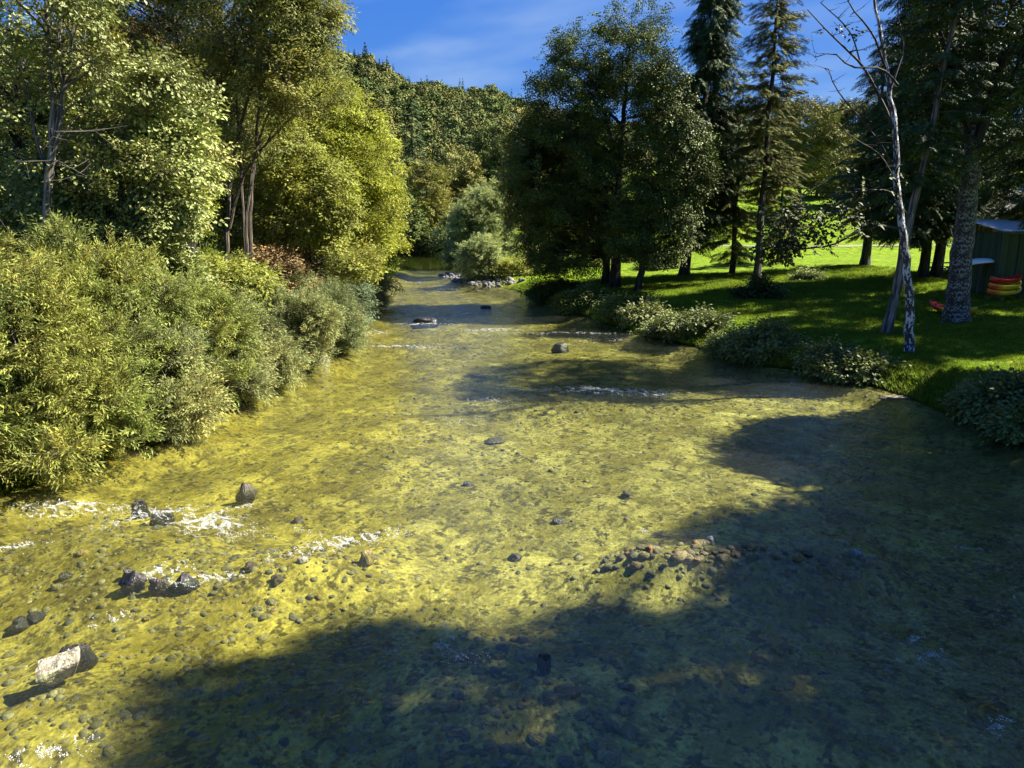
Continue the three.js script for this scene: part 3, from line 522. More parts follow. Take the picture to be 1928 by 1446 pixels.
function conifer(o) {
  const R = rng(o.seed), root = thing(o.name ?? 'spruce_tree', o.label, 'tree', o.base, o.group), H = o.h, trunk = new MB(), limbs = new MB(), sprays = [];
  const lean = o.lean ?? [0, 0], at = (y) => V(lean[0] * y / H + 0.05 * Math.sin(y), y, lean[1] * y / H);
  const P = []; for (let k = 0; k <= 24; k++) P.push(at(H * k / 24));
  trunk.tube(P, (t, p) => o.r0 * Math.pow(1 - t, 0.85) + 0.015 + o.r0 * 0.28 * Math.exp(-p.y / 0.4), 9); trunk.build('trunk', o.bark ?? BARK.dark, root);
  for (let y = o.cb; y < H - 0.15; y += (o.gapY ?? 0.36) * (0.7 + 0.6 * R())) {
    const t = (y - o.cb) / (H - o.cb), prof = Math.min(1, 0.35 + t * 5) * Math.pow(1 - t, o.taper ?? 0.8), n = o.n ?? 6;
    for (let k = 0; k < n; k++) {
      if (R() < (o.miss ?? 0.08)) continue;
      const a = R() * 6.28, L = Math.max(0.25, o.w * prof * (0.6 + 0.5 * R())), drop = (o.drop ?? 0.35) * (1 - 0.8 * t), s0 = at(y), pts = [];
      for (let j = 0; j <= 4; j++) { const q = j / 4; pts.push(V(s0.x + Math.cos(a) * L * q, y + L * (0.1 * q - drop * q * q * 1.3 + 0.12 * q ** 4), s0.z + Math.sin(a) * L * q)); }
      limbs.tube(pts, (q) => 0.006 + 0.012 * L * (1 - q) * 0.6, 3);
      const m = Math.max(2, Math.round(L * (o.dens ?? 3.2)));
      for (let j = 0; j < m; j++) {
        const q = 0.18 + 0.82 * (j + R()) / m, i = Math.min(3, Math.floor(q * 4)), p = pts[i].clone().lerp(pts[i + 1], q * 4 - i), side = rnd(R) * 1.0, aa = a + side;
        sprays.push([p, V(Math.cos(aa), -0.25 - (o.hang ?? 0.35) * R(), Math.sin(aa)), (o.size ?? 0.75) * (0.6 + 0.6 * R()) * (1 - 0.3 * q)]);
      }
    }
  }
  sprays.push([at(H - 0.5), V(0.01, 1, 0), 0.6]);
  limbs.build('limbs', o.bark ?? BARK.dark, root);
  crownMesh(root, SPRAY.spruce, LEAF[o.leaf ?? 'spruce'], sprays, patchy(0.25, o.yellow ?? 0.1, o.seed), R);
  return root;
}
// place helpers: base below a photo pixel column at depth z; crown lobes given in photo pixels [px, py, rx, ry, depth offset, depth radius, weight]
function baseAt(px, py, z) { const p = atZ(px, py, z); return V(p.x, ground(p.x, z) - 0.06, z); }
function lobesPx(base, list) { return list.map(([px, py, rx, ry, dz = 0, rz, w]) => { const z = base.z + dz, p = atZ(px, py, z), k = Math.hypot(z, p.y - EYE) / FOCAL; const a = rx * k, b = ry * k; return [p.x - base.x, p.y - base.y, dz, a, b, rz ?? (a + b) / 2, w ?? a * b * (rz ?? (a + b) / 2)]; }); }
const pathPx = (base, z, list) => list.map(([px, py, dz = 0]) => atZ(px, py, z + dz).sub(base));

// ---- left bank: willow scrub along the water
function shrub(px, py, top, halfW, o) {
  const p = onPlane(px, py, 0); const z = p.z - (o.back ?? 0.8), q = atZ(px, py - 20, z), base = V(q.x, Math.max(0, ground(q.x, z)) - 0.1, z), k = Math.hypot(z, 4) / FOCAL;
  const topY = atZ(px, top, z).y - base.y, a = halfW * k, R = rng(o.seed), stems = [];
  for (let s = 0; s < 7; s++) { const an = s / 7 * 6.28 + R(), r = a * (0.35 + 0.45 * R()); stems.push({ pts: [V(0.15 * Math.cos(an), 0, 0.15 * Math.sin(an)), V(Math.cos(an) * r * 0.4, topY * 0.35, Math.sin(an) * r * 0.4), V(Math.cos(an) * r, topY * (0.65 + 0.2 * R()), Math.sin(an) * r)], r0: 0.05, r1: 0.012, flare: 0 }); }
  const lobes = [[0, topY * 0.55, 0, a, topY * 0.46, a * 0.9, 1], [a * 0.35, topY * 0.3, a * 0.45, a * 0.75, topY * 0.3, a * 0.6, 0.6], [-a * 0.4, topY * 0.38, a * 0.2, a * 0.7, topY * 0.35, a * 0.7, 0.5], [a * 0.1, topY * 0.85, 0, a * 0.5, topY * 0.2, a * 0.5, 0.25]];
  for (let s = 0; s < 6; s++) lobes.push([rnd(R) * a * 0.85, topY * (0.7 + 0.35 * R()), rnd(R) * a * 0.6, a * 0.16, topY * 0.17, a * 0.16, 0.09]);
  return broadleaf({ name: o.name ?? 'willow_shrub', category: 'shrub', base, stems, lobes, prim: 16, sec: o.sec ?? 260, per: o.per ?? 7, spray: o.spray ?? 'willow', leaf: o.leaf ?? 'willow', bark: BARK.grey, bare: 0.1, gap: o.gap ?? 0.26, gapFreq: o.gapFreq ?? 0.9, shell: 0.3, spread: 0.28, twig: 1.4, droop: -0.1, patch: o.patch ?? 0.3, yellow: o.yellow ?? 0.35, seed: o.seed, label: o.label, group: o.group, size: o.size ?? 1, crownName: 'foliage' });
}
const scrub = 'willow scrub along the left bank';
const shrubs = [
  [30, 925, 560, 150, 'willowYellow', 'yellowish willow shrub at the water nearest the foaming rapids'], [150, 878, 600, 130, 'willow', 'olive willow shrub overhanging the water beside the yellowish one'],
  [70, 860, 470, 170, 'willowYellow', 'tall yellow green willow shrub behind the bank edge', { back: 2.5 }], [230, 840, 480, 150, 'willow', 'tall olive green willow shrub below the lime tree', { back: 2.2 }],
  [285, 825, 640, 110, 'willowGrey', 'grey green willow shrub dipping to the stream above its dark undercut'], [360, 795, 560, 110, 'willow', 'middle olive willow shrub on the left bank', { back: 1.8 }],
  [410, 765, 640, 80, 'willowGrey', 'low grey willow shrub with dead sticks at the water', {}], [470, 738, 600, 85, 'willowGrey', 'grey green shrub above the fallen dead branches', { back: 1.2 }],
  [545, 705, 560, 80, 'willowGrey', 'greyish fine leaved willow shrub near the waterline boulder', { back: 1.2 }], [610, 672, 545, 65, 'willowGrey', 'pale grey willow shrub right behind the waterline boulder', { back: 1.5 }],
  [640, 630, 500, 55, 'bluish', 'bluish green shrub under the yellow tree', { back: 2.0, spray: 'ash' }], [330, 800, 500, 120, 'lime', 'broad leaved green shrub rising behind the willows', { back: 4.5, spray: 'lime', per: 7 }],
  [440, 740, 500, 90, 'yellowGreen', 'yellow green maple sapling above the scrub', { back: 4.5, spray: 'lime', per: 7 }], [530, 700, 490, 70, 'brown', 'reddish brown dry leaved shrub among the green scrub', { back: 4.5, spray: 'ash', sec: 160, patch: 0.5 }],
  [600, 650, 470, 70, 'bluish', 'dark blue green shrub behind the brown one', { back: 5, spray: 'lime', per: 7 }], [680, 585, 505, 40, 'willowGrey', 'small grey willow at the river bend below the yellow tree', { back: 1.5 }],
  [-60, 960, 560, 150, 'willow', 'olive willow shrub at the bank beyond the yellowish shrub', { back: 1.5 }],
  [590, 640, 600, 60, 'willowGrey', 'low pale shrub trailing branches into the stream', { back: 0.3, sec: 160 }],
];
shrubs.forEach(([px, py, top, hw, leaf, label, o = {}], k) => shrub(px, py, top, hw, { leaf, label, seed: 100 + k, group: scrub, ...o }));
console.log('shrubs done');

// ---- left bank trees
const treeL = 'trees on the left bank';
function tree(px, pyMid, z, stemPx, lobes, o) {
  const base = baseAt(px, pyMid, z);
  const stems = stemPx.map(({ path, r0, r1 = 0.03, dz = 0 }) => ({ pts: [path[0][1] > 455 ? V((atZ(path[0][0], path[0][1], z).x - base.x), 0, dz) : atZ(path[0][0], path[0][1], z).sub(base).add(V(0, 0, dz)), ...pathPx(base, z, path.slice(1)).map((q, k) => q.add(V(0, 0, dz)))], r0, r1 }));
  return broadleaf({ base, stems, lobes: lobesPx(base, lobes), twigLobes: o.twigPx && lobesPx(base, o.twigPx), group: treeL, name: 'deciduous_tree', prim: 26, sec: 420, per: 7, spray: 'lime', leaf: 'lime', bark: BARK.dark, ...o });
}
tree(88, 520, -24, [{ path: [[80, 560], [86, 440], [95, 300], [100, 180], [92, 60], [85, -60]], r0: 0.17 }, { path: [[87, 430], [105, 250], [125, 150], [140, 40], [150, -80]], r0: 0.09 }, { path: [[86, 320], [60, 220], [40, 110], [20, 30]], r0: 0.06 }, { path: [[94, 330], [118, 200], [112, 60], [118, -60]], r0: 0.07 }],
  [[60, 40, 110, 110, 0, 2.6], [150, 130, 90, 80, -1, 2], [20, 330, 70, 110, 0, 1.6, 1.2], [100, -60, 130, 70, 0, 2.5]], { seed: 11, bark: BARK.pale, bark2: BARK.grey, label: 'slender pale barked tree with bare forked limbs above the willows', sec: 130, per: 6, gap: 0.1, prim: 30, leaf: 'lime', yellow: 0.3, bareTwigs: 80, twigPx: [[60, 180, 70, 160, 0.8, 1.2, 1], [150, 220, 80, 120, 0.8, 1.2, 1], [40, 380, 50, 100, 0.6, 1, 0.6], [110, 40, 60, 80, 0.6, 1, 0.7]] });
tree(230, 480, -28, [{ path: [[235, 560], [232, 420], [225, 280], [215, 150]], r0: 0.18 }], [[280, 190, 120, 70, 1, 2.2], [230, 330, 150, 110, 1.5, 2.5], [330, 330, 90, 100, 1, 2], [130, 380, 90, 90, 1.5, 2], [210, 430, 130, 70, 2, 2]], { seed: 12, label: 'leafy lime tree with large bright green leaves behind the willows', sec: 520, per: 8, leaf: 'lime', patch: 0.4, yellow: 0.3, gap: 0.18, gapFreq: 0.6 });
tree(372, 430, -35, [{ path: [[362, 520], [360, 420], [372, 280], [385, 130], [380, 0], [385, -90]], r0: 0.3 }, { path: [[366, 330], [352, 200], [330, 60], [320, -60]], r0: 0.14 }], [[330, 30, 130, 90, 0, 3.5], [450, 60, 110, 110, 0, 3.5], [400, 190, 90, 90, 0, 3], [310, -80, 150, 80, 0, 4], [470, -70, 140, 80, 0, 4]], { seed: 13, label: 'tall dark trunked tree with dull olive crown behind the lime', leaf: 'ash', spray: 'ash', sec: 380, per: 7, gap: 0.22, gapFreq: 0.5, patch: 0.35 });
tree(270, 450, -40, [{ path: [[275, 500], [280, 330], [280, 120], [285, -20]], r0: 0.26 }, { path: [[280, 200], [300, 90], [320, -20]], r0: 0.12 }], [[255, 95, 70, 60, 0, 2.5, 1.4], [310, 10, 90, 70, 0, 3, 1], [200, -10, 90, 70, 0, 3, 1], [330, 110, 60, 40, 0, 2, 0.6]], { seed: 14, label: 'tree with brownish wilting leaves high behind the lime', leaf: 'brown', spray: 'ash', sec: 260, per: 7, patch: 0.45, yellow: 0.4, gap: 0.2 });
tree(430, 430, -32, [{ path: [[425, 520], [428, 420], [440, 300], [470, 180], [520, 60], [560, -30]], r0: 0.11 }, { path: [[432, 430], [460, 330], [540, 230], [610, 170]], r0: 0.07 }, { path: [[460, 520], [462, 400], [470, 300], [480, 150], [478, 0]], r0: 0.1, dz: -0.6 }, { path: [[472, 520], [474, 390], [500, 250], [560, 130], [600, 60]], r0: 0.08, dz: 0.5 }, { path: [[445, 500], [440, 330], [430, 180], [425, 20]], r0: 0.08, dz: -0.9 }],
  [[500, 60, 110, 90, 0, 2.6], [560, 20, 80, 70, 0, 2, 6], [470, 190, 90, 90, 0, 2.4], [560, 150, 80, 70, 0.5, 2, 8], [600, 40, 40, 60, 0, 1.4, 2], [520, -70, 120, 60, 0, 3]], { seed: 15, label: 'slim many stemmed ash with airy fine crown leaning over the river', leaf: 'ash', spray: 'ash', sec: 360, per: 7, gap: 0.2, gapFreq: 0.6, bark: BARK.brown, yellow: 0.35, spread: 0.22, bareTwigs: 70, twigPx: [[540, 120, 90, 110, 0.8, 1.2, 1], [600, 200, 60, 60, 1, 1, 0.6], [450, 260, 60, 90, 0.6, 1, 0.6]] });
tree(610, 430, -43, [{ path: [[590, 520], [600, 420], [620, 320], [640, 220]], r0: 0.16 }, { path: [[600, 470], [640, 400], [700, 330]], r0: 0.09 }], [[650, 230, 60, 60, 0, 2.4], [690, 300, 60, 70, 0.5, 2.2], [620, 290, 80, 80, 0, 2.5], [700, 390, 55, 70, 1, 2], [640, 390, 80, 70, 1, 2.2], [590, 210, 70, 60, -1, 2.4], [730, 345, 25, 45, 0.5, 1.5, 1.5], [715, 460, 40, 45, 1, 1.6, 2]], { seed: 16, label: 'bright yellow green autumn tree arching over the river bend', leaf: 'yellow', spray: 'ash', sec: 560, per: 8, patch: 0.35, yellow: 0.12, gap: 0.2, gapFreq: 0.6, size: 1.0 });
tree(560, 460, -39, [{ path: [[545, 540], [548, 430], [555, 330], [575, 250]], r0: 0.13 }], [[560, 290, 70, 70, 0, 2.2], [600, 370, 80, 70, 1, 2.2], [560, 420, 80, 60, 1.2, 2], [660, 480, 60, 50, 1.5, 1.8], [520, 350, 60, 70, 0, 2]], { seed: 17, label: 'yellow green maple standing in front of the bright yellow tree', leaf: 'yellowGreen', spray: 'lime', sec: 430, per: 8, patch: 0.35, yellow: 0.15, gap: 0.18, gapFreq: 0.6 });
tree(700, 480, -52, [{ path: [[690, 540], [694, 470], [700, 400]], r0: 0.14 }, { path: [[692, 500], [715, 470], [735, 490]], r0: 0.06 }], [[690, 450, 55, 50, 0, 2.2], [720, 500, 35, 35, 0.6, 1.6, 2.5], [650, 490, 50, 40, 0, 2], [735, 525, 14, 22, 0.6, 0.8, 0.5], [700, 400, 50, 50, 0, 2]], { seed: 18, label: 'drooping olive tree whose dark twigs hang over the river bend', leaf: 'yellowGreen', spray: 'lime', sec: 330, per: 7, patch: 0.4, droop: 0.6 });
tree(30, 450, -33, [{ path: [[30, 540], [32, 300], [36, 80], [40, -60]], r0: 0.22 }], [[20, 240, 110, 110, 0, 3], [50, 110, 90, 50, 0, 2.4, 4], [-40, 150, 80, 90, 0, 3], [40, 400, 120, 80, 0, 3]], { seed: 19, label: 'dark green tree filling the gap behind the slender pale tree', leaf: 'lime', spray: 'lime', sec: 400, per: 7, gap: 0.2 });
tree(165, 450, -37, [{ path: [[165, 540], [168, 300], [172, 60], [170, -60]], r0: 0.24 }], [[165, 210, 90, 80, 0, 3], [180, 90, 70, 50, 0, 2.4, 5], [120, 330, 90, 90, 0, 3], [190, -30, 70, 40, 0, 2, 3]], { seed: 20, label: 'green tree behind the lime and the slender pale tree', leaf: 'lime', spray: 'lime', sec: 380, per: 7, gap: 0.2 });
tree(500, 450, -56, [{ path: [[500, 520], [505, 350], [510, 220]], r0: 0.24 }], [[500, 250, 90, 90, 0, 3.5], [450, 380, 90, 80, 0, 3.5], [560, 400, 80, 80, 0, 3.5], [400, 300, 70, 90, 0, 3.5]], { seed: 21, label: 'shaded olive tree seen between the ash stems', leaf: 'farOlive', spray: 'far', sec: 300, per: 7, gap: 0.06 });
tree(355, 430, -47, [{ path: [[355, 500], [356, 430], [358, 350]], r0: 0.12 }], [[358, 390, 30, 40, 0, 2, 1], [345, 340, 40, 30, 0, 2, 1]], { seed: 22, label: 'small orange yellow sapling glowing between dark trunks', leaf: 'yellow', spray: 'lime', sec: 110, per: 7, yellow: 0.8 });
tree(290, 420, -60, [{ path: [[290, 500], [290, 300], [290, 150]], r0: 0.25 }], [[290, 250, 130, 110, 0, 4], [200, 380, 120, 90, 0, 4], [380, 390, 120, 90, 0, 4], [90, 300, 130, 130, 0, 4]], { seed: 23, label: 'deep green tree in the dim wood behind the lime', leaf: 'farGreen', spray: 'far', sec: 420, per: 7 });
console.log('left trees done');

// ---- middle distance beyond the bend
const treeM = 'trees beyond the river bend';
conifer({ seed: 31, base: baseAt(782, 480, -150), h: 25, r0: 0.35, cb: 1.5, w: 5.6, label: 'dark pointed spruce standing before the wooded hill', group: treeM, n: 7, size: 1.7, dens: 1.6, gapY: 0.75 });
tree(802, 440, -125, [{ path: [[802, 480], [802, 420], [804, 340]], r0: 0.2 }], [[802, 360, 42, 55, 0, 4], [815, 420, 50, 50, 0, 4], [785, 430, 45, 55, 0, 4]], { seed: 32, group: treeM, label: 'autumn tree tinged orange below the dark spruce', leaf: 'farAutumn', spray: 'far', sec: 300, per: 7, size: 1.1, spread: 0.5, patch: 0.35, yellow: 0.25 });
tree(862, 400, -138, [{ path: [[862, 480], [862, 400], [864, 310]], r0: 0.24 }], [[862, 330, 42, 50, 0, 5], [850, 400, 45, 60, 0, 5], [885, 390, 40, 70, 0, 5]], { seed: 33, group: treeM, label: 'olive tree behind the pale willow', leaf: 'farOlive', spray: 'far', sec: 330, per: 7, size: 1.2, spread: 0.5, patch: 0.4 });
tree(760, 440, -118, [{ path: [[760, 485], [758, 430], [756, 380]], r0: 0.2 }], [[758, 430, 45, 50, 0, 4], [740, 390, 40, 60, 0, 4], [800, 460, 45, 28, 0, 3], [840, 455, 30, 30, 0, 3]], { seed: 34, group: treeM, label: 'shadowy green tree closing the far end of the river', leaf: 'farGreen', spray: 'far', sec: 380, per: 7, size: 1.1, spread: 0.5 });
tree(912, 440, -92, [{ path: [[910, 500], [908, 450], [905, 380]], r0: 0.18 }, { path: [[915, 500], [930, 440], [945, 380]], r0: 0.1 }], [[930, 390, 46, 56, 1, 3], [900, 420, 54, 58, 2, 3], [945, 430, 38, 66, 1, 2.6], [862, 450, 38, 50, 1, 2.4], [900, 465, 66, 38, 2, 2.6]], { seed: 35, group: treeM, name: 'willow_tree', label: 'pale silvery willow tree at the far right bank', leaf: 'farWillow', spray: 'farWillow', sec: 520, per: 8, size: 0.8, spread: 0.35, gap: 0, patch: 0.25 });
tree(906, 500, -68, [{ path: [[906, 532], [902, 500], [898, 460]], r0: 0.06 }, { path: [[908, 532], [915, 500], [925, 470]], r0: 0.05 }, { path: [[904, 532], [890, 505], [885, 480]], r0: 0.05 }], [[905, 470, 30, 30, 0, 1.4], [915, 505, 32, 28, 0, 1.4], [890, 495, 25, 30, 0, 1.2]], { seed: 36, group: treeM, name: 'willow_shrub', category: 'shrub', label: 'small pale willow bush on the gravel spit', leaf: 'farWillow', spray: 'willow', sec: 260, per: 8, bark: BARK.grey, size: 1.2 });
tree(955, 520, -67, [{ path: [[955, 540], [958, 525], [962, 510]], r0: 0.05 }], [[955, 520, 28, 20, 0, 1.3], [975, 505, 30, 14, 0, 1.2], [1000, 535, 40, 22, 0.5, 1.2]], { seed: 37, group: treeM, name: 'bank_shrub', category: 'shrub', label: 'dark leafy shrub around the large grey boulder', leaf: 'yellowGreen', spray: 'lime', sec: 200, per: 7 });
tree(990, 430, -80, [{ path: [[1000, 490], [1000, 400], [995, 260]], r0: 0.25 }], [[990, 250, 45, 45, 0, 3.5], [1000, 350, 60, 70, 0, 3.5], [970, 430, 30, 50, 0, 2.5, 6], [1040, 430, 60, 50, 0, 3]], { seed: 38, group: treeM, label: 'olive gold topped tree just left of the big dark beeches', leaf: 'farOlive', spray: 'far', sec: 320, per: 7, size: 0.8, yellow: 0.4 });
tree(690, 380, -130, [{ path: [[690, 480], [690, 380], [690, 260]], r0: 0.25 }], [[690, 290, 60, 60, 0, 4], [720, 350, 50, 60, 0, 4], [640, 330, 60, 70, 0, 4]], { seed: 39, group: treeM, label: 'olive tree at the hill foot left of the dark spruce', leaf: 'farOlive', spray: 'far', sec: 280, per: 7, size: 1.2, spread: 0.5 });
tree(930, 300, -160, [{ path: [[930, 460], [930, 380], [930, 260]], r0: 0.3 }], [[930, 270, 40, 45, 0, 5], [950, 340, 50, 60, 0, 5], [900, 350, 40, 60, 0, 5]], { seed: 40, group: treeM, label: 'dark green tree at the hill foot behind the willow', leaf: 'farGreen', spray: 'far', sec: 280, per: 7, size: 1.3, spread: 0.5 });

// ---- right bank: dark beeches
const treeR = 'trees on the right bank';
tree(1160, 500, -53, [{ path: [[1158, 560], [1160, 470], [1166, 330], [1175, 200], [1190, 60]], r0: 0.38 }, { path: [[1166, 330], [1140, 220], [1100, 110]], r0: 0.16 }], [[1190, 85, 75, 75, 0, 3], [1110, 110, 80, 60, 0, 3], [1060, 190, 80, 75, 0.5, 3.2], [1170, 220, 90, 90, 0, 3.5], [1040, 330, 95, 95, 1, 3.2], [1150, 360, 100, 80, 1, 3.5], [1060, 430, 65, 70, 1, 3], [1085, 490, 60, 25, 1.2, 2.2, 7], [1020, 500, 40, 28, 1, 2, 6]], { seed: 51, group: treeR, name: 'beech_tree', label: 'big dark beech with two trunks and drooping boughs over the river', leaf: 'beechTop', spray: 'beech', sec: 950, per: 8, gap: 0.03, gapFreq: 0.4, prim: 48, patch: 0.35, droop: 0.3, spread: 0.35 });
tree(1142, 470, -55.5, [{ path: [[1140, 550], [1142, 460], [1130, 330], [1110, 230]], r0: 0.3 }], [[1030, 250, 60, 60, 0, 3], [1010, 350, 50, 80, 1, 3], [1110, 400, 80, 70, 1, 3], [1020, 450, 40, 50, 1, 2.4]], { seed: 52, group: treeR, name: 'beech_tree', label: 'dark beech half hidden behind the big twin trunked one', leaf: 'dark', spray: 'beech', sec: 520, per: 9, gap: 0.03, droop: 0.3, spread: 0.35 });
tree(1215, 480, -51, [{ path: [[1198, 575], [1210, 500], [1225, 420], [1240, 330], [1245, 200]], r0: 0.24 }], [[1245, 180, 50, 70, 0, 2.6], [1265, 300, 80, 90, 0.5, 2.8], [1240, 400, 80, 60, 1, 2.8], [1190, 440, 60, 40, 1, 2.4], [1235, 465, 60, 22, 1.2, 2, 5]], { seed: 53, group: treeR, name: 'beech_tree', label: 'dark beech with a trunk leaning away from the river', leaf: 'beech', spray: 'beech', sec: 620, per: 9, droop: 0.3, spread: 0.35 });
conifer({ seed: 54, base: onGround(1287, 520), h: 22, r0: 0.36, cb: 2.4, w: 4.0, lean: [1.6, 0], label: 'broad drooping spruce between the beeches and the thin spruce', group: treeR, taper: 0.5, size: 1.15, hang: 1.1, dens: 4.4, n: 8, gapY: 0.3 });
conifer({ seed: 55, base: onGround(1424, 528), h: 22.5, r0: 0.25, cb: 5.6, w: 3.2, lean: [0.2, 0], name: 'spruce_tree', leaf: 'larch', label: 'tall thin spruce with a long bare trunk beside the lawn', group: treeR, taper: 0.5, size: 0.75, miss: 0.12, gapY: 0.36, n: 7, drop: 0.25, hang: 0.4, yellow: 0.25, dens: 4.6 });
conifer({ seed: 56, base: baseAt(1380, 480, -58), h: 14, r0: 0.2, cb: 1.2, w: 3.2, dens: 4.2, leaf: 'larch', label: 'lower dark spruce behind the tall thin one', group: treeR, taper: 0.7, size: 0.9 });
conifer({ seed: 57, base: baseAt(1465, 480, -66), h: 9, r0: 0.16, cb: 2, w: 3.0, dens: 4, label: 'small dark spruce on the lawn right of the thin one', group: treeR, leaf: 'larch', taper: 0.7, size: 0.95 });
tree(1515, 420, -98, [{ path: [[1503, 405], [1508, 330], [1515, 260]], r0: 0.3 }], [[1520, 245, 60, 50, 0, 4.2], [1490, 290, 45, 50, 0, 4], [1560, 290, 45, 50, 0, 4]], { seed: 58, group: treeR, label: 'round crowned olive tree on the sunny slope casting a long trunk shadow', leaf: 'farOlive', spray: 'far', sec: 360, per: 7, size: 0.9, spread: 0.4, droop: 0.1 });
conifer({ seed: 59, base: onGround(1628, 500), h: 16, r0: 0.34, cb: 2.4, w: 4.2, label: 'dark spruce on the lawn with a stout clean trunk', group: treeR, taper: 0.6, size: 0.95, dens: 3.4 });
conifer({ seed: 60, base: baseAt(1695, 520, -47), h: 21, r0: 0.3, cb: 3.0, w: 4.4, label: 'tall dark spruce behind the white spotted leaning tree', group: treeR, taper: 0.45, size: 1.1, hang: 0.9, dens: 4.2, n: 7 });
conifer({ seed: 61, base: onGround(1737, 523), h: 22, r0: 0.3, cb: 2.9, w: 4.0, label: 'dark spruce left of the pair near the picnic table', group: treeR, taper: 0.45, size: 1.1, hang: 0.9, dens: 4, n: 7 });
conifer({ seed: 62, base: onGround(1762, 520), h: 20, r0: 0.32, cb: 2.9, w: 4.0, lean: [0.8, -0.5], label: 'dark leaning spruce close to the picnic table', group: treeR, taper: 0.5, size: 0.9 });
conifer({ seed: 63, base: onGround(1668, 628), h: 19, r0: 0.19, cb: 6.3, w: 2.8, lean: [2.4, -0.5], bark: BARK.grey, label: 'slim spruce with leaning grey trunk beside the white spotted tree', group: treeR, taper: 0.5, size: 0.8, miss: 0.15 });
conifer({ seed: 64, base: baseAt(1925, 520, -44), h: 18, r0: 0.3, cb: 4.2, w: 4.4, label: 'dark spruce hanging over the barn roof', group: treeR, taper: 0.6, size: 0.95, hang: 0.7 });
conifer({ seed: 68, base: V(30.5, ground(30.5, -41), -41), h: 18, r0: 0.3, cb: 1.6, w: 4.6, label: 'dense spruce added beside the green shed to keep it in shade', group: treeR, taper: 0.6, size: 1.1, dens: 4.2 });  // added tree, set where it blocks the sun on the shed and kayaks
conifer({ seed: 65, base: baseAt(1840, 520, -52), h: 20, r0: 0.3, cb: 2.6, w: 4.4, label: 'dark spruce behind the big lichen covered trunk', group: treeR, taper: 0.55, size: 0.95 });
// white spotted leaning tree, nearly bare
{
  const base = onGround(1711, 664), z = base.z, stem = (list, r0, r1 = 0.015) => ({ pts: pathPx(base, z, list), r0, r1, flare: 0.25 });
  const st = [stem([[1711, 664], [1712, 560], [1704, 470], [1696, 400], [1686, 300], [1680, 210], [1668, 130, -0.3], [1655, 50, -0.5], [1640, -30, -0.6]], 0.17, 0.04),
    stem([[1684, 250], [1660, 190, 0.2], [1620, 120, 0.4], [1580, 80, 0.6], [1540, 40, 0.7], [1520, 18, 0.8]], 0.06), stem([[1690, 160], [1660, 130, 0.4], [1600, 125, 0.6], [1570, 100, 0.7], [1535, 108, 0.8]], 0.045), stem([[1668, 130], [1640, 60, 0.5], [1600, 10, 0.6], [1590, -20, 0.6]], 0.045),
    stem([[1676, 170], [1700, 90, -0.4], [1690, 20, -0.5], [1700, -40, -0.5]], 0.05), stem([[1690, 330], [1650, 260, 0.3], [1600, 200, 0.4], [1570, 160, 0.5], [1560, 130, 0.5]], 0.04), stem([[1620, 120], [1600, 60, 0.6], [1545, 5, 0.7]], 0.03), stem([[1690, 350], [1655, 290, 0.6], [1610, 262, 0.7], [1570, 230, 0.7]], 0.03), stem([[1640, 230], [1590, 205, 0.5], [1560, 215, 0.5]], 0.025),
    stem([[1692, 430], [1650, 425, 0.4], [1610, 438, 0.7], [1570, 460, 0.9], [1520, 468, 1.0], [1470, 474, 1.1], [1445, 482, 1.2]], 0.055), stem([[1694, 370], [1660, 357, 0.4], [1610, 362, 0.6], [1560, 362, 0.8], [1510, 366, 0.9]], 0.035), stem([[1560, 462], [1545, 430, 0.9], [1520, 400, 0.9]], 0.02), stem([[1500, 470], [1490, 440, 1], [1478, 410, 1]], 0.02)];
  broadleaf({ name: 'leaning_tree', base, stems: st, lobes: [...lobesPx(base, [[1495, 430, 60, 45, 0.9, 1, 1.6], [1460, 470, 30, 16, 1.1, 0.6, 0.6], [1580, 400, 50, 40, 0.8, 1, 0.8], [1600, 60, 55, 40, 0.6, 1, 0.25], [1650, 330, 60, 60, 0.3, 1, 0.5]])], prim: 16, sec: 130, per: 2, spray: 'big', leaf: 'dark', bark: BARK.lichen, bark2: BARK.dark, seed: 66, bareTwigs: 110, twigLobes: lobesPx(base, [[1590, 70, 75, 80, 0.6, 1.0, 1], [1600, 200, 55, 70, 0.4, 0.8, 0.7], [1680, 60, 40, 90, -0.3, 0.8, 0.5], [1650, 300, 50, 60, 0.3, 0.8, 0.5], [1520, 440, 70, 45, 0.9, 0.8, 0.6]]), size: 0.8, twig: 0.5, group: treeR, label: 'leaning white spotted tree with bare twisting branches against the sky', rise: 0.2 });
}
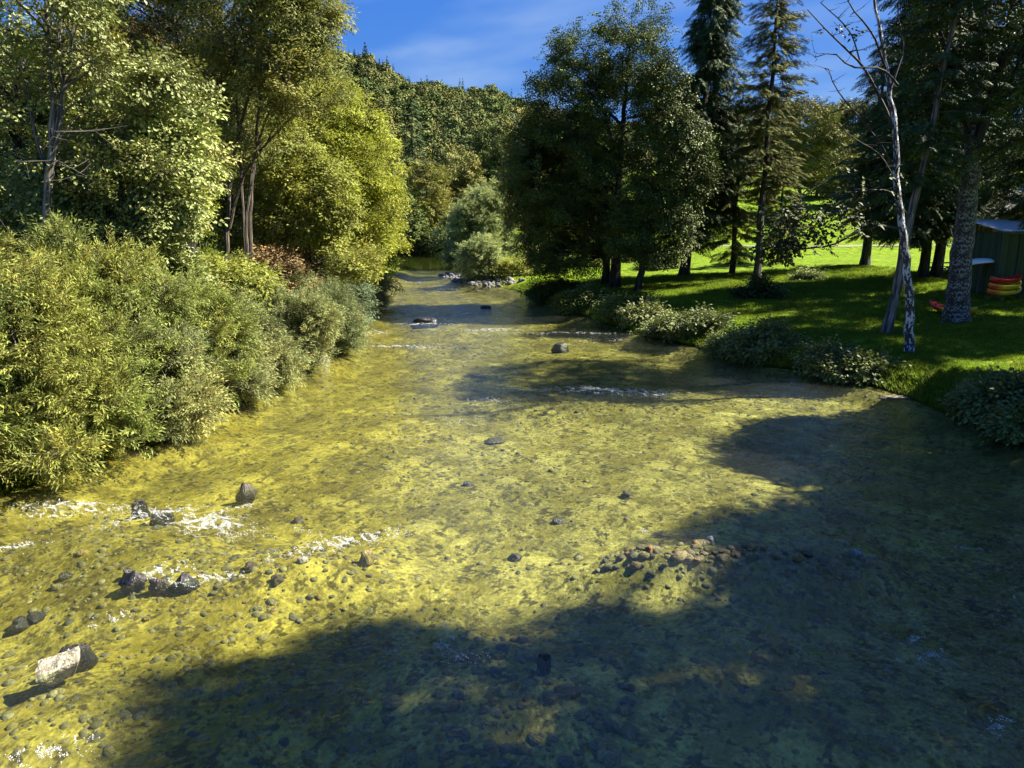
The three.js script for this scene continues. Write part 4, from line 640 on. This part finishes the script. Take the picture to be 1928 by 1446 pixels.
// big lichen covered tree
{
  const base = onGround(1800, 607), z = base.z, stem = (list, r0, r1 = 0.04) => ({ pts: pathPx(base, z, list), r0, r1, flare: 0.3 });
  broadleaf({ name: 'deciduous_tree', base, stems: [stem([[1800, 607], [1806, 520], [1818, 420], [1828, 330], [1832, 250], [1838, 150, -0.4], [1850, 40, -0.8], [1855, -60, -1]], 0.52, 0.1), stem([[1830, 290], [1862, 200, 0.5], [1890, 100, 0.8], [1905, 0, 1], [1910, -80, 1.2]], 0.26), stem([[1828, 260], [1800, 150, 0.5], [1770, 60, 0.8], [1745, -30, 1]], 0.16), stem([[1850, 240], [1900, 160, 1], [1940, 60, 1.5]], 0.14), stem([[1822, 330], [1780, 230, 0.6], [1730, 170, 1]], 0.07)],
    lobes: lobesPx(base, [[1860, 60, 110, 110, 0, 4], [1780, 20, 80, 90, 0.5, 3], [1920, 160, 80, 110, 1, 3], [1860, -120, 150, 100, 0, 4.5], [1740, 240, 60, 90, 1, 2, 3], [1880, 320, 60, 60, 0.5, 2, 3]]), prim: 40, sec: 430, per: 6, spray: 'lime', leaf: 'beech', bark: BARK.lichenDark, bark2: BARK.dark, seed: 67, gap: 0.12, group: treeR, label: 'massive lichen mottled tree with forked trunk beside the red kayak' });
}
// trees of the right bank whose shadows reach the near water
[[20.5, -24, 12.5, 71, 3.4], [24, -18.5, 18, 72, 4.2], [23.4, -14.6, 26, 73, 3.8, 0.87], [26, -12, 22, 74, 4.6], [22.9, -9.4, 24, 75, 3.8], [22, -16.4, 17, 76, 3], [33, -36, 22, 78, 5]].forEach(([x, z, h, seed, w, high]) => {
  const base = V(x, ground(x, z) - 0.1, z);
  broadleaf({ name: 'bankside_tree', base, stems: [{ pts: [V(0, 0, 0), V(0.2, h * 0.35, 0.1), V(-0.1, h * 0.7, 0), V(0, h * 0.93, 0.2)], r0: 0.36, r1: 0.05 }], lobes: high ? [[0, h * high, 0, w, h * (1 - high), w, 1]] : [[0, h * 0.72, 0, w * 0.85, h * 0.27, w * 0.85, 1], [-w * 0.35, h * 0.57, 0.5, w * 0.7, h * 0.13, w * 0.7, 0.45], [w * 0.3, h * 0.56, -0.5, w * 0.7, h * 0.13, w * 0.7, 0.45]], prim: 30, sec: 420, per: 8, spray: 'far', leaf: 'beech', seed, gap: 0.27, gapFreq: 0.34, size: 0.9, group: treeR, label: 'broad leaved tree on the right bank downstream of the shed' });
});
console.log('right trees done');

// woods at the top of the slope
[[1395, 300, -138, 12, 'farGreen'], [1455, 285, -142, 13, 'farOlive'], [1560, 300, -140, 12, 'farGreen'], [1600, 290, -138, 13, 'farOlive'], [1650, 300, -135, 13, 'farGreen'], [1700, 290, -140, 14, 'farGreen'], [1340, 300, -135, 13, 'farGreen'], [1770, 290, -138, 14, 'farOlive'], [1850, 290, -138, 14, 'farGreen'], [1540, 330, -112, 7, 'farGreen'], [1590, 350, -104, 6, 'farOlive']].forEach(([px, py, z, h, leaf], k) => {
  const base = baseAt(px, py, z), w = h * 0.36;
  broadleaf({ name: 'slope_tree', base, stems: [{ pts: [V(0, 0, 0), V(0.1, h * 0.4, 0), V(0, h * 0.85, 0.1)], r0: 0.22, r1: 0.05 }], lobes: [[0, h * 0.68, 0, w * 0.8, h * 0.3, w * 0.8, 1], [w * 0.4, h * 0.45, 0, w * 0.7, h * 0.22, w * 0.7, 0.6], [-w * 0.45, h * 0.42, 0.4, w * 0.7, h * 0.22, w * 0.7, 0.6]], prim: 14, sec: 130, per: 7, spray: 'far', leaf, seed: 900 + k, size: 1.4, spread: 0.6, group: 'trees at the top of the meadow slope', label: leaf === 'farGreen' ? 'green tree at the top of the meadow slope' : 'olive tree at the top of the meadow slope' });
});
// ---- low plants of the right bank
function plant(px, py, w, h, o) {
  const base = o.base ?? onGround(px, py), R = rng(o.seed), stems = [];
  base.y -= 0.03; h *= 0.55; w *= 1.1;
  for (let s = 0; s < 6; s++) { const a = s + R(), r = w * (0.3 + 0.5 * R()); stems.push({ pts: [V(0.05 * Math.cos(a), 0, 0.05 * Math.sin(a)), V(Math.cos(a) * r * 0.4, h * 0.5, Math.sin(a) * r * 0.4), V(Math.cos(a) * r, h * (0.7 + 0.25 * R()), Math.sin(a) * r)], r0: 0.018, r1: 0.006, flare: 0 }); }
  return broadleaf({ name: o.name ?? 'bank_plant', category: o.category ?? 'plant', base, stems, lobes: [[0, h * 0.45, 0, w * 0.9, h * 0.45, w * 0.7, 1], [w * 0.6, h * 0.35, 0.1, w * 0.5, h * 0.35, w * 0.5, 0.35], [-w * 0.6, h * 0.3, 0.15, w * 0.55, h * 0.3, w * 0.5, 0.35], [w * 0.15, h * 0.85, 0, w * 0.35, h * 0.3, w * 0.35, 0.2]], prim: 12, sec: Math.round((o.sec ?? 90) * 0.75), per: 5, spray: o.spray ?? 'lime', leaf: o.leaf ?? 'bank', bark: BARK.brown, seed: o.seed, gap: 0.12, gapFreq: 1.6, size: o.size ?? 1, label: o.label, group: 'plants along the right bank', crownName: 'foliage', droop: 0, spread: 0.18, shell: 0.4 });
}
[[1440, 668, 1.2, 1.7, 'leafy pale green shrub arching over the bank below the lawn', { sec: 190, spray: 'lime', name: 'bank_shrub', category: 'shrub' }], [1390, 662, 0.9, 1.0, 'low leafy plant left of the arching bank shrub', {}], [1310, 620, 1.1, 1.0, 'sunlit leafy plants at the bank under the broad spruce', { sec: 130 }], [1255, 628, 1.0, 0.7, 'low leafy bank plant near the beeches', {}], [1428, 560, 1.0, 1.5, 'dark young shrub at the foot of the tall thin spruce', { leaf: 'dark', sec: 130, name: 'bank_shrub', category: 'shrub' }],
  [1560, 690, 1.0, 0.8, 'dark plants overhanging the bank right of the arching shrub', { }], [1620, 705, 1.0, 0.7, 'dark low plants on the bank below the white spotted tree', { }], [1880, 770, 0.7, 0.75, 'nettles with pale leaves beside the dry grass tuft', { sec: 130 }], [1920, 765, 0.6, 0.8, 'nettle clump at the bank beyond the dry grass', { sec: 120 }], [1840, 775, 0.5, 0.5, 'low pale nettles right behind the dry grass tuft', {}], [1930, 815, 0.5, 0.5, 'white speckled plant at the water below the nettles', {}],
  [1180, 590, 1.4, 1.2, 'dark bush at the waterline under the beeches', { leaf: 'beech', sec: 170, spray: 'beech' }], [1100, 580, 1.5, 1.6, 'dark overhanging bush below the big beech', { leaf: 'beech', sec: 200, spray: 'beech' }], [1050, 560, 1.6, 1.7, 'dark bush reaching to the water near the boulder', { leaf: 'beech', sec: 200, spray: 'beech' }], [1215, 600, 1.0, 0.8, 'bank plant catching light between the beech trunks', {}],
  [1110, 500, 1.8, 1.8, 'sunlit bush behind the beech trunks at the lawn edge', { leaf: 'yellowGreen', spray: 'lime', sec: 150 }], [1190, 490, 2.0, 1.5, 'bright bush between the beech trunks and the spruce', { leaf: 'yellowGreen', spray: 'lime', sec: 150 }], [1240, 505, 1.6, 1.4, 'green bush left of the drooping spruce trunk', { leaf: 'bank', spray: 'lime', sec: 140 }], [1020, 490, 2.2, 2.4, 'green bush on the lawn edge right of the willow', { leaf: 'farWillow', spray: 'lime', sec: 170 }],
  [1520, 525, 0.7, 0.4, 'small weed clump on the lawn', {}],
].forEach(([px, py, w, h, label, o], k) => plant(px, py, w, h, { seed: 200 + k, label, ...o }));
{ // dry grass tuft and sedge clumps
  const tuft = (p, n, h, w, mat, seed, label, name) => {
    const B = new Leaves(seed), R = B.R; for (let k = 0; k < n; k++) { const a = R() * 6.28, l = w * R(), d = V(Math.cos(a) * l, h * (0.6 + 0.5 * R()), Math.sin(a) * l), o = V(rnd(R) * 0.12, 0, rnd(R) * 0.12); B.leaf(o, d.clone().normalize(), V(rnd(R), 0.1, rnd(R)).normalize(), d.length(), 0.014, 0); }
    const g = thing(name, label, 'grass', p); const m = add(new THREE.Mesh(B.geometry(), mat), 'blades', g); m.userData.kind = 'stuff';
  };
  tuft(onGround(1812, 772), 130, 0.95, 0.45, LEAF.dry, 301, 'tall dry straw coloured grass tuft on the bank', 'grass_tuft');
  tuft(onGround(1895, 818), 160, 0.45, 0.5, LEAF.bank, 302, 'sedge clump hanging over the water under the nettles', 'sedge_clump');
  tuft(onGround(1870, 806), 120, 0.4, 0.45, LEAF.bank, 303, 'small sedge clump beside the hanging one', 'sedge_clump');
}
{ // lawn grass
  const B = new Leaves(401), R = B.R; for (let k = 0; k < 12; k++) { const a = R() * 6.28, d = V(Math.cos(a) * 0.5, 0.7 + 0.5 * R(), Math.sin(a) * 0.5); B.leaf(V(rnd(R) * 0.9, 0, rnd(R) * 0.9), d.clone().normalize(), V(rnd(R), 0.3, rnd(R)).normalize(), d.length() * (0.7 + 0.5 * R()), 0.13, 0); }
  const geo = B.geometry(), spots = [], S = rng(402);
  while (spots.length < 42000) {
    const z = -14 - 46 * S() ** 1.1, x = rightEdge(z) + 0.25 + 26 * S() ** 1.3, s = x - rightEdge(z); if (x > -z * 0.72 + 3) continue;
    if (fbm(x * 0.35, 12, z * 0.35, 3) > 0.3 && S() < 0.8) continue;
    const edge = sm(2.2, 0.4, s); spots.push([x, z, (0.05 + 0.04 * S() + 0.13 * edge * S()) * (1 + 0.012 * -z)]);
  }
  const im = new THREE.InstancedMesh(geo, LEAF.grass, spots.length), M = new THREE.Matrix4(), q = new THREE.Quaternion(), c = new THREE.Color();
  spots.forEach(([x, z, s], k) => { M.compose(V(x, ground(x, z) - 0.01, z), q.setFromAxisAngle(UP, S() * 6.28), V(s * 1.3, s, s * 1.3)); im.setMatrixAt(k, M); const t = 0.75 + 0.4 * S() + 0.3 * n3(x * 0.4, 3, z * 0.4); im.setColorAt(k, c.setRGB(t * (0.9 + 0.3 * S()), t, t)); });
  add(im, 'lawn_grass'); tag(im, 'short green grass on the right bank', 'grass', null, 'stuff');
}

// ------------------------------------------------------------------ wooded hill
{
  const ridge = [[-500, 60], [-200, 62], [0, 72], [300, 84], [560, 92], [650, 100], [700, 106], [738, 126], [778, 157], [850, 165], [930, 166], [965, 190], [1050, 216], [1200, 236], [1500, 246], [1620, 236], [1760, 232], [2100, 225], [2500, 220]];
  const ridgeZ = (px) => -lerp(330, 430, sm(640, 900, px));
  const pr = ridge.map(([px, py]) => { const p = atZ(px, py + 6, ridgeZ(px)); return [px, p.y - 5.5]; });
  const ridgeAt = (px) => { for (let i = 1; i < pr.length; i++) if (px <= pr[i][0]) { const t = clamp((px - pr[i - 1][0]) / (pr[i][0] - pr[i - 1][0]), 0, 1); return lerp(pr[i - 1][1], pr[i][1], t); } return pr[pr.length - 1][1]; };
  const foot = -165;
  const hill = (x, z) => { const px = 964 + FOCAL * x / (-z * 0.985), zr = ridgeZ(px), v = clamp((foot - z) / (foot - zr), 0, 1), back = clamp((zr - z) / 120, 0, 1), h0 = 3, top = ridgeAt(px); return h0 + (top - h0) * (0.65 * v + 0.35 * v * v * (3 - 2 * v)) * (1 - 0.55 * back) + 6 * fbm(x * 0.016, 3, z * 0.016, 3) * sm(0, 0.3, v) * (1 - sm(0.75, 1, v)); };
  const m = add(new THREE.Mesh(sheet(steps(-330, 420, () => 7), steps(foot, -540, () => 6), hill, 8), new THREE.MeshStandardMaterial({ color: new THREE.Color(0.045, 0.05, 0.022), roughness: 1 })), 'hill');
  tag(m, 'steep wooded hill closing the valley', null, null, 'structure');
  const crown = (seed, conic) => {
    const B = new Leaves(seed), R = B.R;
    if (conic) for (let k = 0; k < 260; k++) { const t = R(), a = R() * 6.28, r = (1 - t) * 0.36 * (0.5 + 0.5 * R()); B.leaf(V(Math.cos(a) * r, t * 2.2, Math.sin(a) * r), V(Math.cos(a), -0.35, Math.sin(a)).normalize(), UP, 0.22 * (1.1 - t), 0.14, 0); }
    else for (let k = 0; k < 1200; k++) { const y = Math.pow(R(), 0.7), a = R() * 6.28, lump = 1 + 0.25 * Math.sin(a * 3 + seed) + 0.2 * Math.sin(y * 9 + a * 2), r = Math.sqrt(Math.max(0, 1 - (y * 1.15 - 0.35) ** 2)) * 0.55 * lump * (0.75 + 0.25 * R()); B.leaf(V(Math.cos(a) * r, y * 1.25, Math.sin(a) * r), V(rnd(R), rnd(R), rnd(R)).normalize(), V(Math.cos(a) + 0.7 * rnd(R), 1.4 * (y - 0.25) + 0.7 * rnd(R), Math.sin(a) + 0.7 * rnd(R)).normalize(), 0.11, 0.085, 0.1); }
    return B.geometry();
  };
  const S = rng(601), spots = [];
  for (let x = -300; x < 330; x += 4.6) for (let z = foot; z > -450; z -= 4.6) {
    const X = x + rnd(S) * 2.2, Z = z + rnd(S) * 2.2, px = 964 + FOCAL * X / (-Z * 0.985); if (px < -120 || px > 2050 || Z < ridgeZ(px) - 14) continue;
    spots.push([X, hill(X, Z) - 1.2, Z, S(), S(), n3(X * 0.02, 5, Z * 0.02)]);
  }
  const kinds = [[false, 611, 'farHillGreen', 0.085, 0.11, 0.03], [false, 612, 'farHillOlive', 0.12, 0.125, 0.035], [true, 613, 'farHillSpruce', 0.04, 0.065, 0.016], [false, 614, 'farHillGrey', 0.10, 0.115, 0.035]];
  const of = (s) => { const r = s[3] + s[5] * 0.5; return r < 0.38 ? 0 : r < 0.68 ? 1 : r < 0.84 ? 3 : 2; };
  kinds.forEach(([conic, seed, key, r, g, b], kind) => {
    const list = spots.filter((s) => of(s) === kind), im = new THREE.InstancedMesh(crown(seed, conic), leafMat(key, r, g, b, 0, 0.9), list.length), M = new THREE.Matrix4(), q = new THREE.Quaternion(), c = new THREE.Color();
    list.forEach(([x, y, z, a, b2], k) => { const s = (conic ? 4.2 : 5.2) * (0.7 + 0.6 * b2); M.compose(V(x, y, z), q.setFromAxisAngle(UP, a * 40), V(s * 1.15, s * (0.9 + 0.4 * ((a * 7) % 1)), s * 1.15)); im.setMatrixAt(k, M); const t = 0.75 + 0.5 * ((b2 * 13) % 1); im.setColorAt(k, c.setRGB(t * (0.93 + 0.16 * ((a * 31) % 1)), t, t)); });
    add(im, 'hillside_forest'); tag(im, ['green broadleaf wood covering the hill', 'olive autumn wood covering the hill', 'dark spruces scattered over the hill', 'greyish thin wood on the hill'][kind], 'forest', null, 'stuff');
    console.log('hill', kind, list.length);
  });
}

// ------------------------------------------------------------------ things on the right bank
const woodTex = (() => { const a = tileFbm(256, 6, 5, 701, 0.6), b = tileNoise(256, 64, 711); return texture(256, (k, i, j) => { const v = a[((j >> 3) * 256 + i)] * 0.6 + b[((j >> 4) * 256 + i)] * 0.4; return gray(0.5 + 0.5 * clamp((v - 0.5) * 2 + 0.5, 0, 1)); }); })();
const plankMat = (r, g, b) => new THREE.MeshStandardMaterial({ color: new THREE.Color(r, g, b), map: woodTex, roughness: 0.9 });
const metalRoof = new THREE.MeshStandardMaterial({ color: new THREE.Color(0.5, 0.5, 0.5), roughness: 0.5, metalness: 0.3 });
function corrugated(w, d, n, lift) { // sheet w x d, waves running down the slope (z)
  const B = new MB(), k = n * 6, idx = []; for (let j = 0; j <= 1; j++) for (let i = 0; i <= k; i++) { B.p.push(w * (i / k - 0.5), lift * (1 - j) + 0.025 * Math.sin(i / 6 * 6.283), d * (j - 0.5)); B.u.push(i / 6, j); }
  for (let i = 0; i < k; i++) { const a = i, b = i + 1, c = i + k + 1, e = c + 1; B.i.push(a, c, b, b, c, e); }
  return B;
}
{ // green board shed
  const SZ = onGround(1888, 566).z - 1.5, p = atZ(1877, 520, SZ), y0 = ground(p.x + 1, SZ) - 0.05, g = thing('shed', 'dark green boarded shed with pale corrugated roof behind the stacked kayaks', 'shed', V(p.x, y0, SZ)); g.rotation.y = 0.12;
  const tones = [plankMat(0.06, 0.11, 0.04), plankMat(0.085, 0.13, 0.05), plankMat(0.055, 0.085, 0.04)], Hh = atZ(1877, 437, SZ).y - y0;
  for (let k = 0; k < 16; k++) new MB().box(0.09 + k * 0.185, Hh / 2 + 0.004 * (k % 3), 0, 0.176, Hh, 0.03).build('plank', tones[k % 3], g);
  for (let k = 0; k < 12; k++) new MB().box(0, Hh / 2, -0.11 - k * 0.185, 0.03, Hh, 0.176).build('plank', tones[(k + 1) % 3], g);
  for (const x of [0.02, 1.05, 2.2]) new MB().box(x, Hh / 2, 0.05, 0.07, Hh, 0.06).build('post', plankMat(0.1, 0.11, 0.08), g);
  const r = corrugated(3.8, 3.0, 26, 0.55).build('roof', new THREE.MeshStandardMaterial({ color: new THREE.Color(0.5, 0.5, 0.48), roughness: 0.6, side: THREE.DoubleSide }), g); r.position.set(1.5, Hh + 0.06, -1.0);
  new MB().box(1.5, Hh - 0.02, 0.42, 3.7, 0.12, 0.05).build('fascia', plankMat(0.12, 0.11, 0.09), g);
}
{ // brown barn behind
  const z = -50, p = atZ(1862, 480, z), y0 = ground(p.x + 2, z) - 0.1, g = thing('barn', 'brown timber barn with gabled metal roof half hidden by trees', 'barn', V(p.x, y0, z));
  const eave = atZ(1862, 412, z).y - y0, W = 7, tones = [plankMat(0.24, 0.13, 0.045), plankMat(0.28, 0.16, 0.06), plankMat(0.2, 0.11, 0.045)];
  for (let k = 0; k < 32; k++) { const x = 0.11 + k * 0.219, h = eave + Math.min(x, W - x) * 0.62; new MB().box(x, h / 2, 0, 0.21, h, 0.04 + 0.01 * (k % 2)).build('plank', tones[k % 3], g); }
  for (let k = 0; k < 16; k++) new MB().box(0, eave / 2, -0.15 - k * 0.25, 0.04, eave, 0.24).build('plank', tones[k % 3], g);
  for (const s of [0, 1]) { const r = new MB().box(0, 0, 0, 4.7, 0.06, 6); const m = r.build('roof', metalRoof, g); m.position.set(s ? W - 1.75 : 1.75, eave + 1.22, -2.3); m.rotation.z = (s ? -1 : 1) * Math.atan(0.62); }
  new MB().box(W / 2, eave * 0.62, 0.06, W, 0.1, 0.06).build('rail', plankMat(0.3, 0.22, 0.12), g);
  const win = new MB().box(2.6, eave * 0.45, 0.05, 0.9, 0.9, 0.04).build('window', new THREE.MeshStandardMaterial({ color: new THREE.Color(0.02, 0.02, 0.025), roughness: 0.1 }), g);
  new MB().box(2.6, eave * 0.45, 0.08, 0.06, 0.9, 0.03).box(2.6, eave * 0.45, 0.08, 0.9, 0.06, 0.03).build('frame', plankMat(0.4, 0.36, 0.3), win);
}
{ // ladder by the shed
  const p = atZ(1866, 480, -46), y0 = ground(p.x, -46), g = thing('ladder', 'weathered wooden ladder leaning on the barn beside the green shed', 'ladder', V(p.x, y0, -46)), m = plankMat(0.3, 0.28, 0.22);
  for (const s of [-0.22, 0.22]) new MB().box(s, 1.5, 0, 0.06, 3, 0.05).build('rail', m, g);
  for (let k = 0; k < 9; k++) new MB().box(0, 0.3 + k * 0.31, 0, 0.4, 0.04, 0.04).build('rung', m, g);
  g.rotation.x = -0.16;
}
// kayaks
function hullGeo(L, W, D, ends = 0.13) { // closed shell: hull below, dished deck above, raised ends
  const B = new MB(), nu = 28, nv = 20;
  for (let i = 0; i <= nu; i++) for (let j = 0; j <= nv; j++) {
    const t = i / nu * 2 - 1, a = j / nv * 2 * Math.PI, w = W / 2 * Math.pow(Math.max(0, 1 - Math.abs(t) ** 2.6), 0.7) + 0.012, rise = ends * Math.abs(t) ** 3.2 * D / 0.3, c = Math.cos(a), s = Math.sin(a);
    let y = s < 0 ? s * D * 0.72 * (1 - 0.35 * Math.abs(t) ** 2) : s * D * 0.35; if (s > 0) { const pit = Math.max(sm(0.3, 0.2, Math.abs(t + 0.15)), sm(0.24, 0.16, Math.abs(t - 0.5))); y -= pit * sm(0.85, 0.5, Math.abs(c)) * D * 0.5; }
    B.p.push(t * L / 2, y + rise + D * 0.72, Math.sign(c) * Math.pow(Math.abs(c), 0.75) * w); B.u.push(i / nu, j / nv);
  }
  for (let i = 0; i < nu; i++) for (let j = 0; j < nv; j++) { const a = i * (nv + 1) + j, b = a + nv + 1; B.i.push(a, a + 1, b + 1, a, b + 1, b); }
  return B;
}
const plastic = (key, f) => { const t = texture(128, (k, i, j) => f(i / 128, j / 128)); return new THREE.MeshPhysicalMaterial({ map: t, roughness: 0.35, clearcoat: 0.3, side: THREE.DoubleSide }); };
const redYellow = plastic('ry', (u, v) => { const n = 0.04 * Math.sin(v * 25); return mix3([0.74, 0.06, 0.07], [0.93, 0.72, 0.12], sm(0.22, 0.46, u + n)); });
const redHull = plastic('r', () => [0.72, 0.07, 0.06]), yellowHull = plastic('y', (u) => mix3([0.88, 0.38, 0.06], [0.92, 0.78, 0.16], sm(0.05, 0.3, u)));
function kayak(label, mat, base, yaw, o = {}) {
  const g = thing('kayak', label, 'kayak', base, o.group); g.rotation.y = yaw; g.rotation.z = o.roll ?? 0;
  hullGeo(2.9, 0.74, 0.3, o.ends).build('hull', mat, g);
  const dark = new THREE.MeshStandardMaterial({ color: new THREE.Color(0.02, 0.02, 0.02), roughness: 0.6 });
  for (const s of [-1, 1]) { const P = []; for (let k = 0; k <= 8; k++) { const a = k / 8 * Math.PI; P.push(V(s * 1.15 + 0.08 * Math.cos(a), 0.36 + 0.07 * Math.sin(a), 0)); } new MB().tube(P, () => 0.012, 5).build('handle', dark, g); }
  for (const s of [-1, 1]) new MB().box(0.45, 0.27, s * 0.355, 0.12, 0.03, 0.03).build('scupper_mark', dark, g);
  return g;
}
{
  const bow = onGround(1752, 586), stern = onGround(1834, 603), mid = bow.clone().lerp(stern, 0.5); mid.y = ground(mid.x, mid.z) + 0.08;
  const d = bow.clone().sub(stern), k = kayak('red and yellow kayak lying on the grass behind the big tree', redYellow, mid, Math.atan2(d.z, -d.x), { ends: 0.2 }); k.rotation.y = Math.atan2(-d.z, d.x) + Math.PI; const a = k.rotation.y; k.rotation.order = 'YXZ'; k.rotation.set(0, a, 0.0);
  const c = onGround(1888, 566), y0 = c.y, kz = c.z;
  const rack = thing('kayak_rack', 'low wooden rack under the stack of kayaks', 'rack', V(c.x, y0, kz)); rack.rotation.y = 0.5;
  const h = 0.22;
  for (const s of [-0.8, 0.8]) { new MB().box(s, h - 0.03, 0, 0.09, 0.06, 0.9).build('crossbar', plankMat(0.2, 0.15, 0.1), rack); for (const q of [-0.38, 0.38]) new MB().box(s, (h - 0.06) / 2, q, 0.08, h - 0.06, 0.08).build('leg', plankMat(0.2, 0.15, 0.1), rack); }
  [['yellow kayak at the bottom of the stack by the shed', yellowHull], ['yellow kayak in the middle of the stack by the shed', yellowHull], ['red kayak on top of the stack by the shed', redHull]].forEach(([l, m], k) => kayak(l, m, V(c.x, y0 + h + k * 0.31, kz), 0.5 + 0.03 * k, { group: 'kayaks stacked by the shed' }));
}
{ // pale upturned boat between big tree and shed
  const p = atZ(1857, 495, -42), y0 = ground(p.x, -42), g = thing('upturned_boat', 'pale upturned boat on trestles between big tree and shed', 'boat', V(p.x, y0, -42)); g.rotation.y = 0.3;
  const h = p.y - y0, hull = hullGeo(2.6, 1.1, 0.26).build('hull', new THREE.MeshStandardMaterial({ color: new THREE.Color(0.75, 0.76, 0.76), roughness: 0.4, side: THREE.DoubleSide }), g); hull.rotation.x = Math.PI; hull.position.y = h + 0.26;
  for (const s of [-0.7, 0.7]) new MB().box(s, h / 2, -0.3, 0.08, h, 0.08).box(s, h / 2, 0.3, 0.08, h, 0.08).box(s, h - 0.04, 0, 0.1, 0.08, 0.9).build('trestle', plankMat(0.15, 0.12, 0.09), g);
}
function picnicTable(p, label, yaw, m) {
  const g = thing('picnic_table', label, 'table', p, 'picnic tables on the meadow'); g.rotation.y = yaw;
  for (let k = 0; k < 4; k++) new MB().box(0, 0.74, -0.285 + k * 0.19, 1.8, 0.045, 0.175).build('tabletop_plank', m, g);
  for (const s of [-1, 1]) for (const q of [0, 1]) new MB().box(0, 0.44, s * (0.62 + q * 0.14), 1.8, 0.04, 0.125).build('seat_plank', m, g);
  for (const x of [-0.65, 0.65]) for (const s of [-1, 1]) { const l = new MB().box(0, 0, 0, 0.09, 0.88, 0.05).build('leg', m, g); l.position.set(x, 0.36, s * 0.4); l.rotation.x = -s * 0.5; }
  for (const x of [-0.65, 0.65]) new MB().box(x + 0.06, 0.4, 0, 0.05, 0.09, 1.5).build('brace', m, g);
}
picnicTable(onGround(1778, 516), 'grey wooden picnic table in the sun beyond the dark spruces', 0.2, plankMat(0.34, 0.31, 0.27));
picnicTable(onGround(1486, 468), 'wooden picnic table on the lawn behind the leafy low branch', 0.1, plankMat(0.34, 0.31, 0.27));
{ // long low building up the slope
  const z = -128, p = atZ(1512, 345, z), y0 = ground(p.x, z) - 0.3, g = thing('far_house', 'long low house with grey roof at the top of the grassy slope', 'house', V(p.x, y0, z)), W = 9, Hw = 2.4;
  new MB().box(0, Hw / 2, 0, W, Hw, 5).build('wall', plankMat(0.08, 0.06, 0.05), g);
  const r = new MB(); r.p.push(-W / 2 - 0.4, Hw - 0.1, 3, W / 2 + 0.4, Hw - 0.1, 3, W / 2 + 0.4, Hw + 1.5, 0, -W / 2 - 0.4, Hw + 1.5, 0, -W / 2 - 0.4, Hw - 0.1, -3, W / 2 + 0.4, Hw - 0.1, -3); r.u.push(0, 0, 1, 0, 1, 1, 0, 1, 0, 0, 1, 0); r.i.push(0, 1, 2, 0, 2, 3, 3, 2, 5, 3, 5, 4); r.build('roof', new THREE.MeshStandardMaterial({ color: new THREE.Color(0.22, 0.22, 0.24), roughness: 0.7, side: THREE.DoubleSide }), g);
  for (let k = 0; k < 4; k++) new MB().box(-3.2 + k * 2.1, 1.4, 2.52, 0.8, 0.9, 0.06).build('window', new THREE.MeshStandardMaterial({ color: new THREE.Color(0.03, 0.03, 0.04), roughness: 0.1 }), g);
}
{ // fallen dead branches at the left bank
  [[440, 678, 505, 700, 0.03], [455, 695, 500, 702, 0.025], [395, 760, 430, 757, 0.03], [545, 690, 568, 705, 0.025]].forEach(([a, b, c, d, r], k) => {
    const p = onPlane(a, b, 0.7), q = onPlane(c, d, 0.15), g = thing('dead_branch', ['long bleached dead branch lying on the willows', 'second bleached branch crossing under the long one', 'short dead stick at the dark undercut', 'dead stick beside the waterline boulder'][k], 'branch', q), e = p.sub(q), R = rng(800 + k);
    q.z += 0.4; new MB().tube([V(0, -0.1, 0), e.clone().multiplyScalar(0.35).add(V(0, 0.05, 0.05)), e.clone().multiplyScalar(0.7), e], (t) => r * (1.1 - t), 6).build('stem', BARK.pale, g);
    new MB().tube([e.clone().multiplyScalar(0.4), e.clone().multiplyScalar(0.6).add(V(0.15, 0.25, 0.1)), e.clone().multiplyScalar(0.75).add(V(0.3, 0.4, 0.2))], (t) => r * 0.6 * (1.1 - t), 5).build('side_twig', BARK.pale, g);
  });
}
console.log('done');
renderer.render(scene, camera);
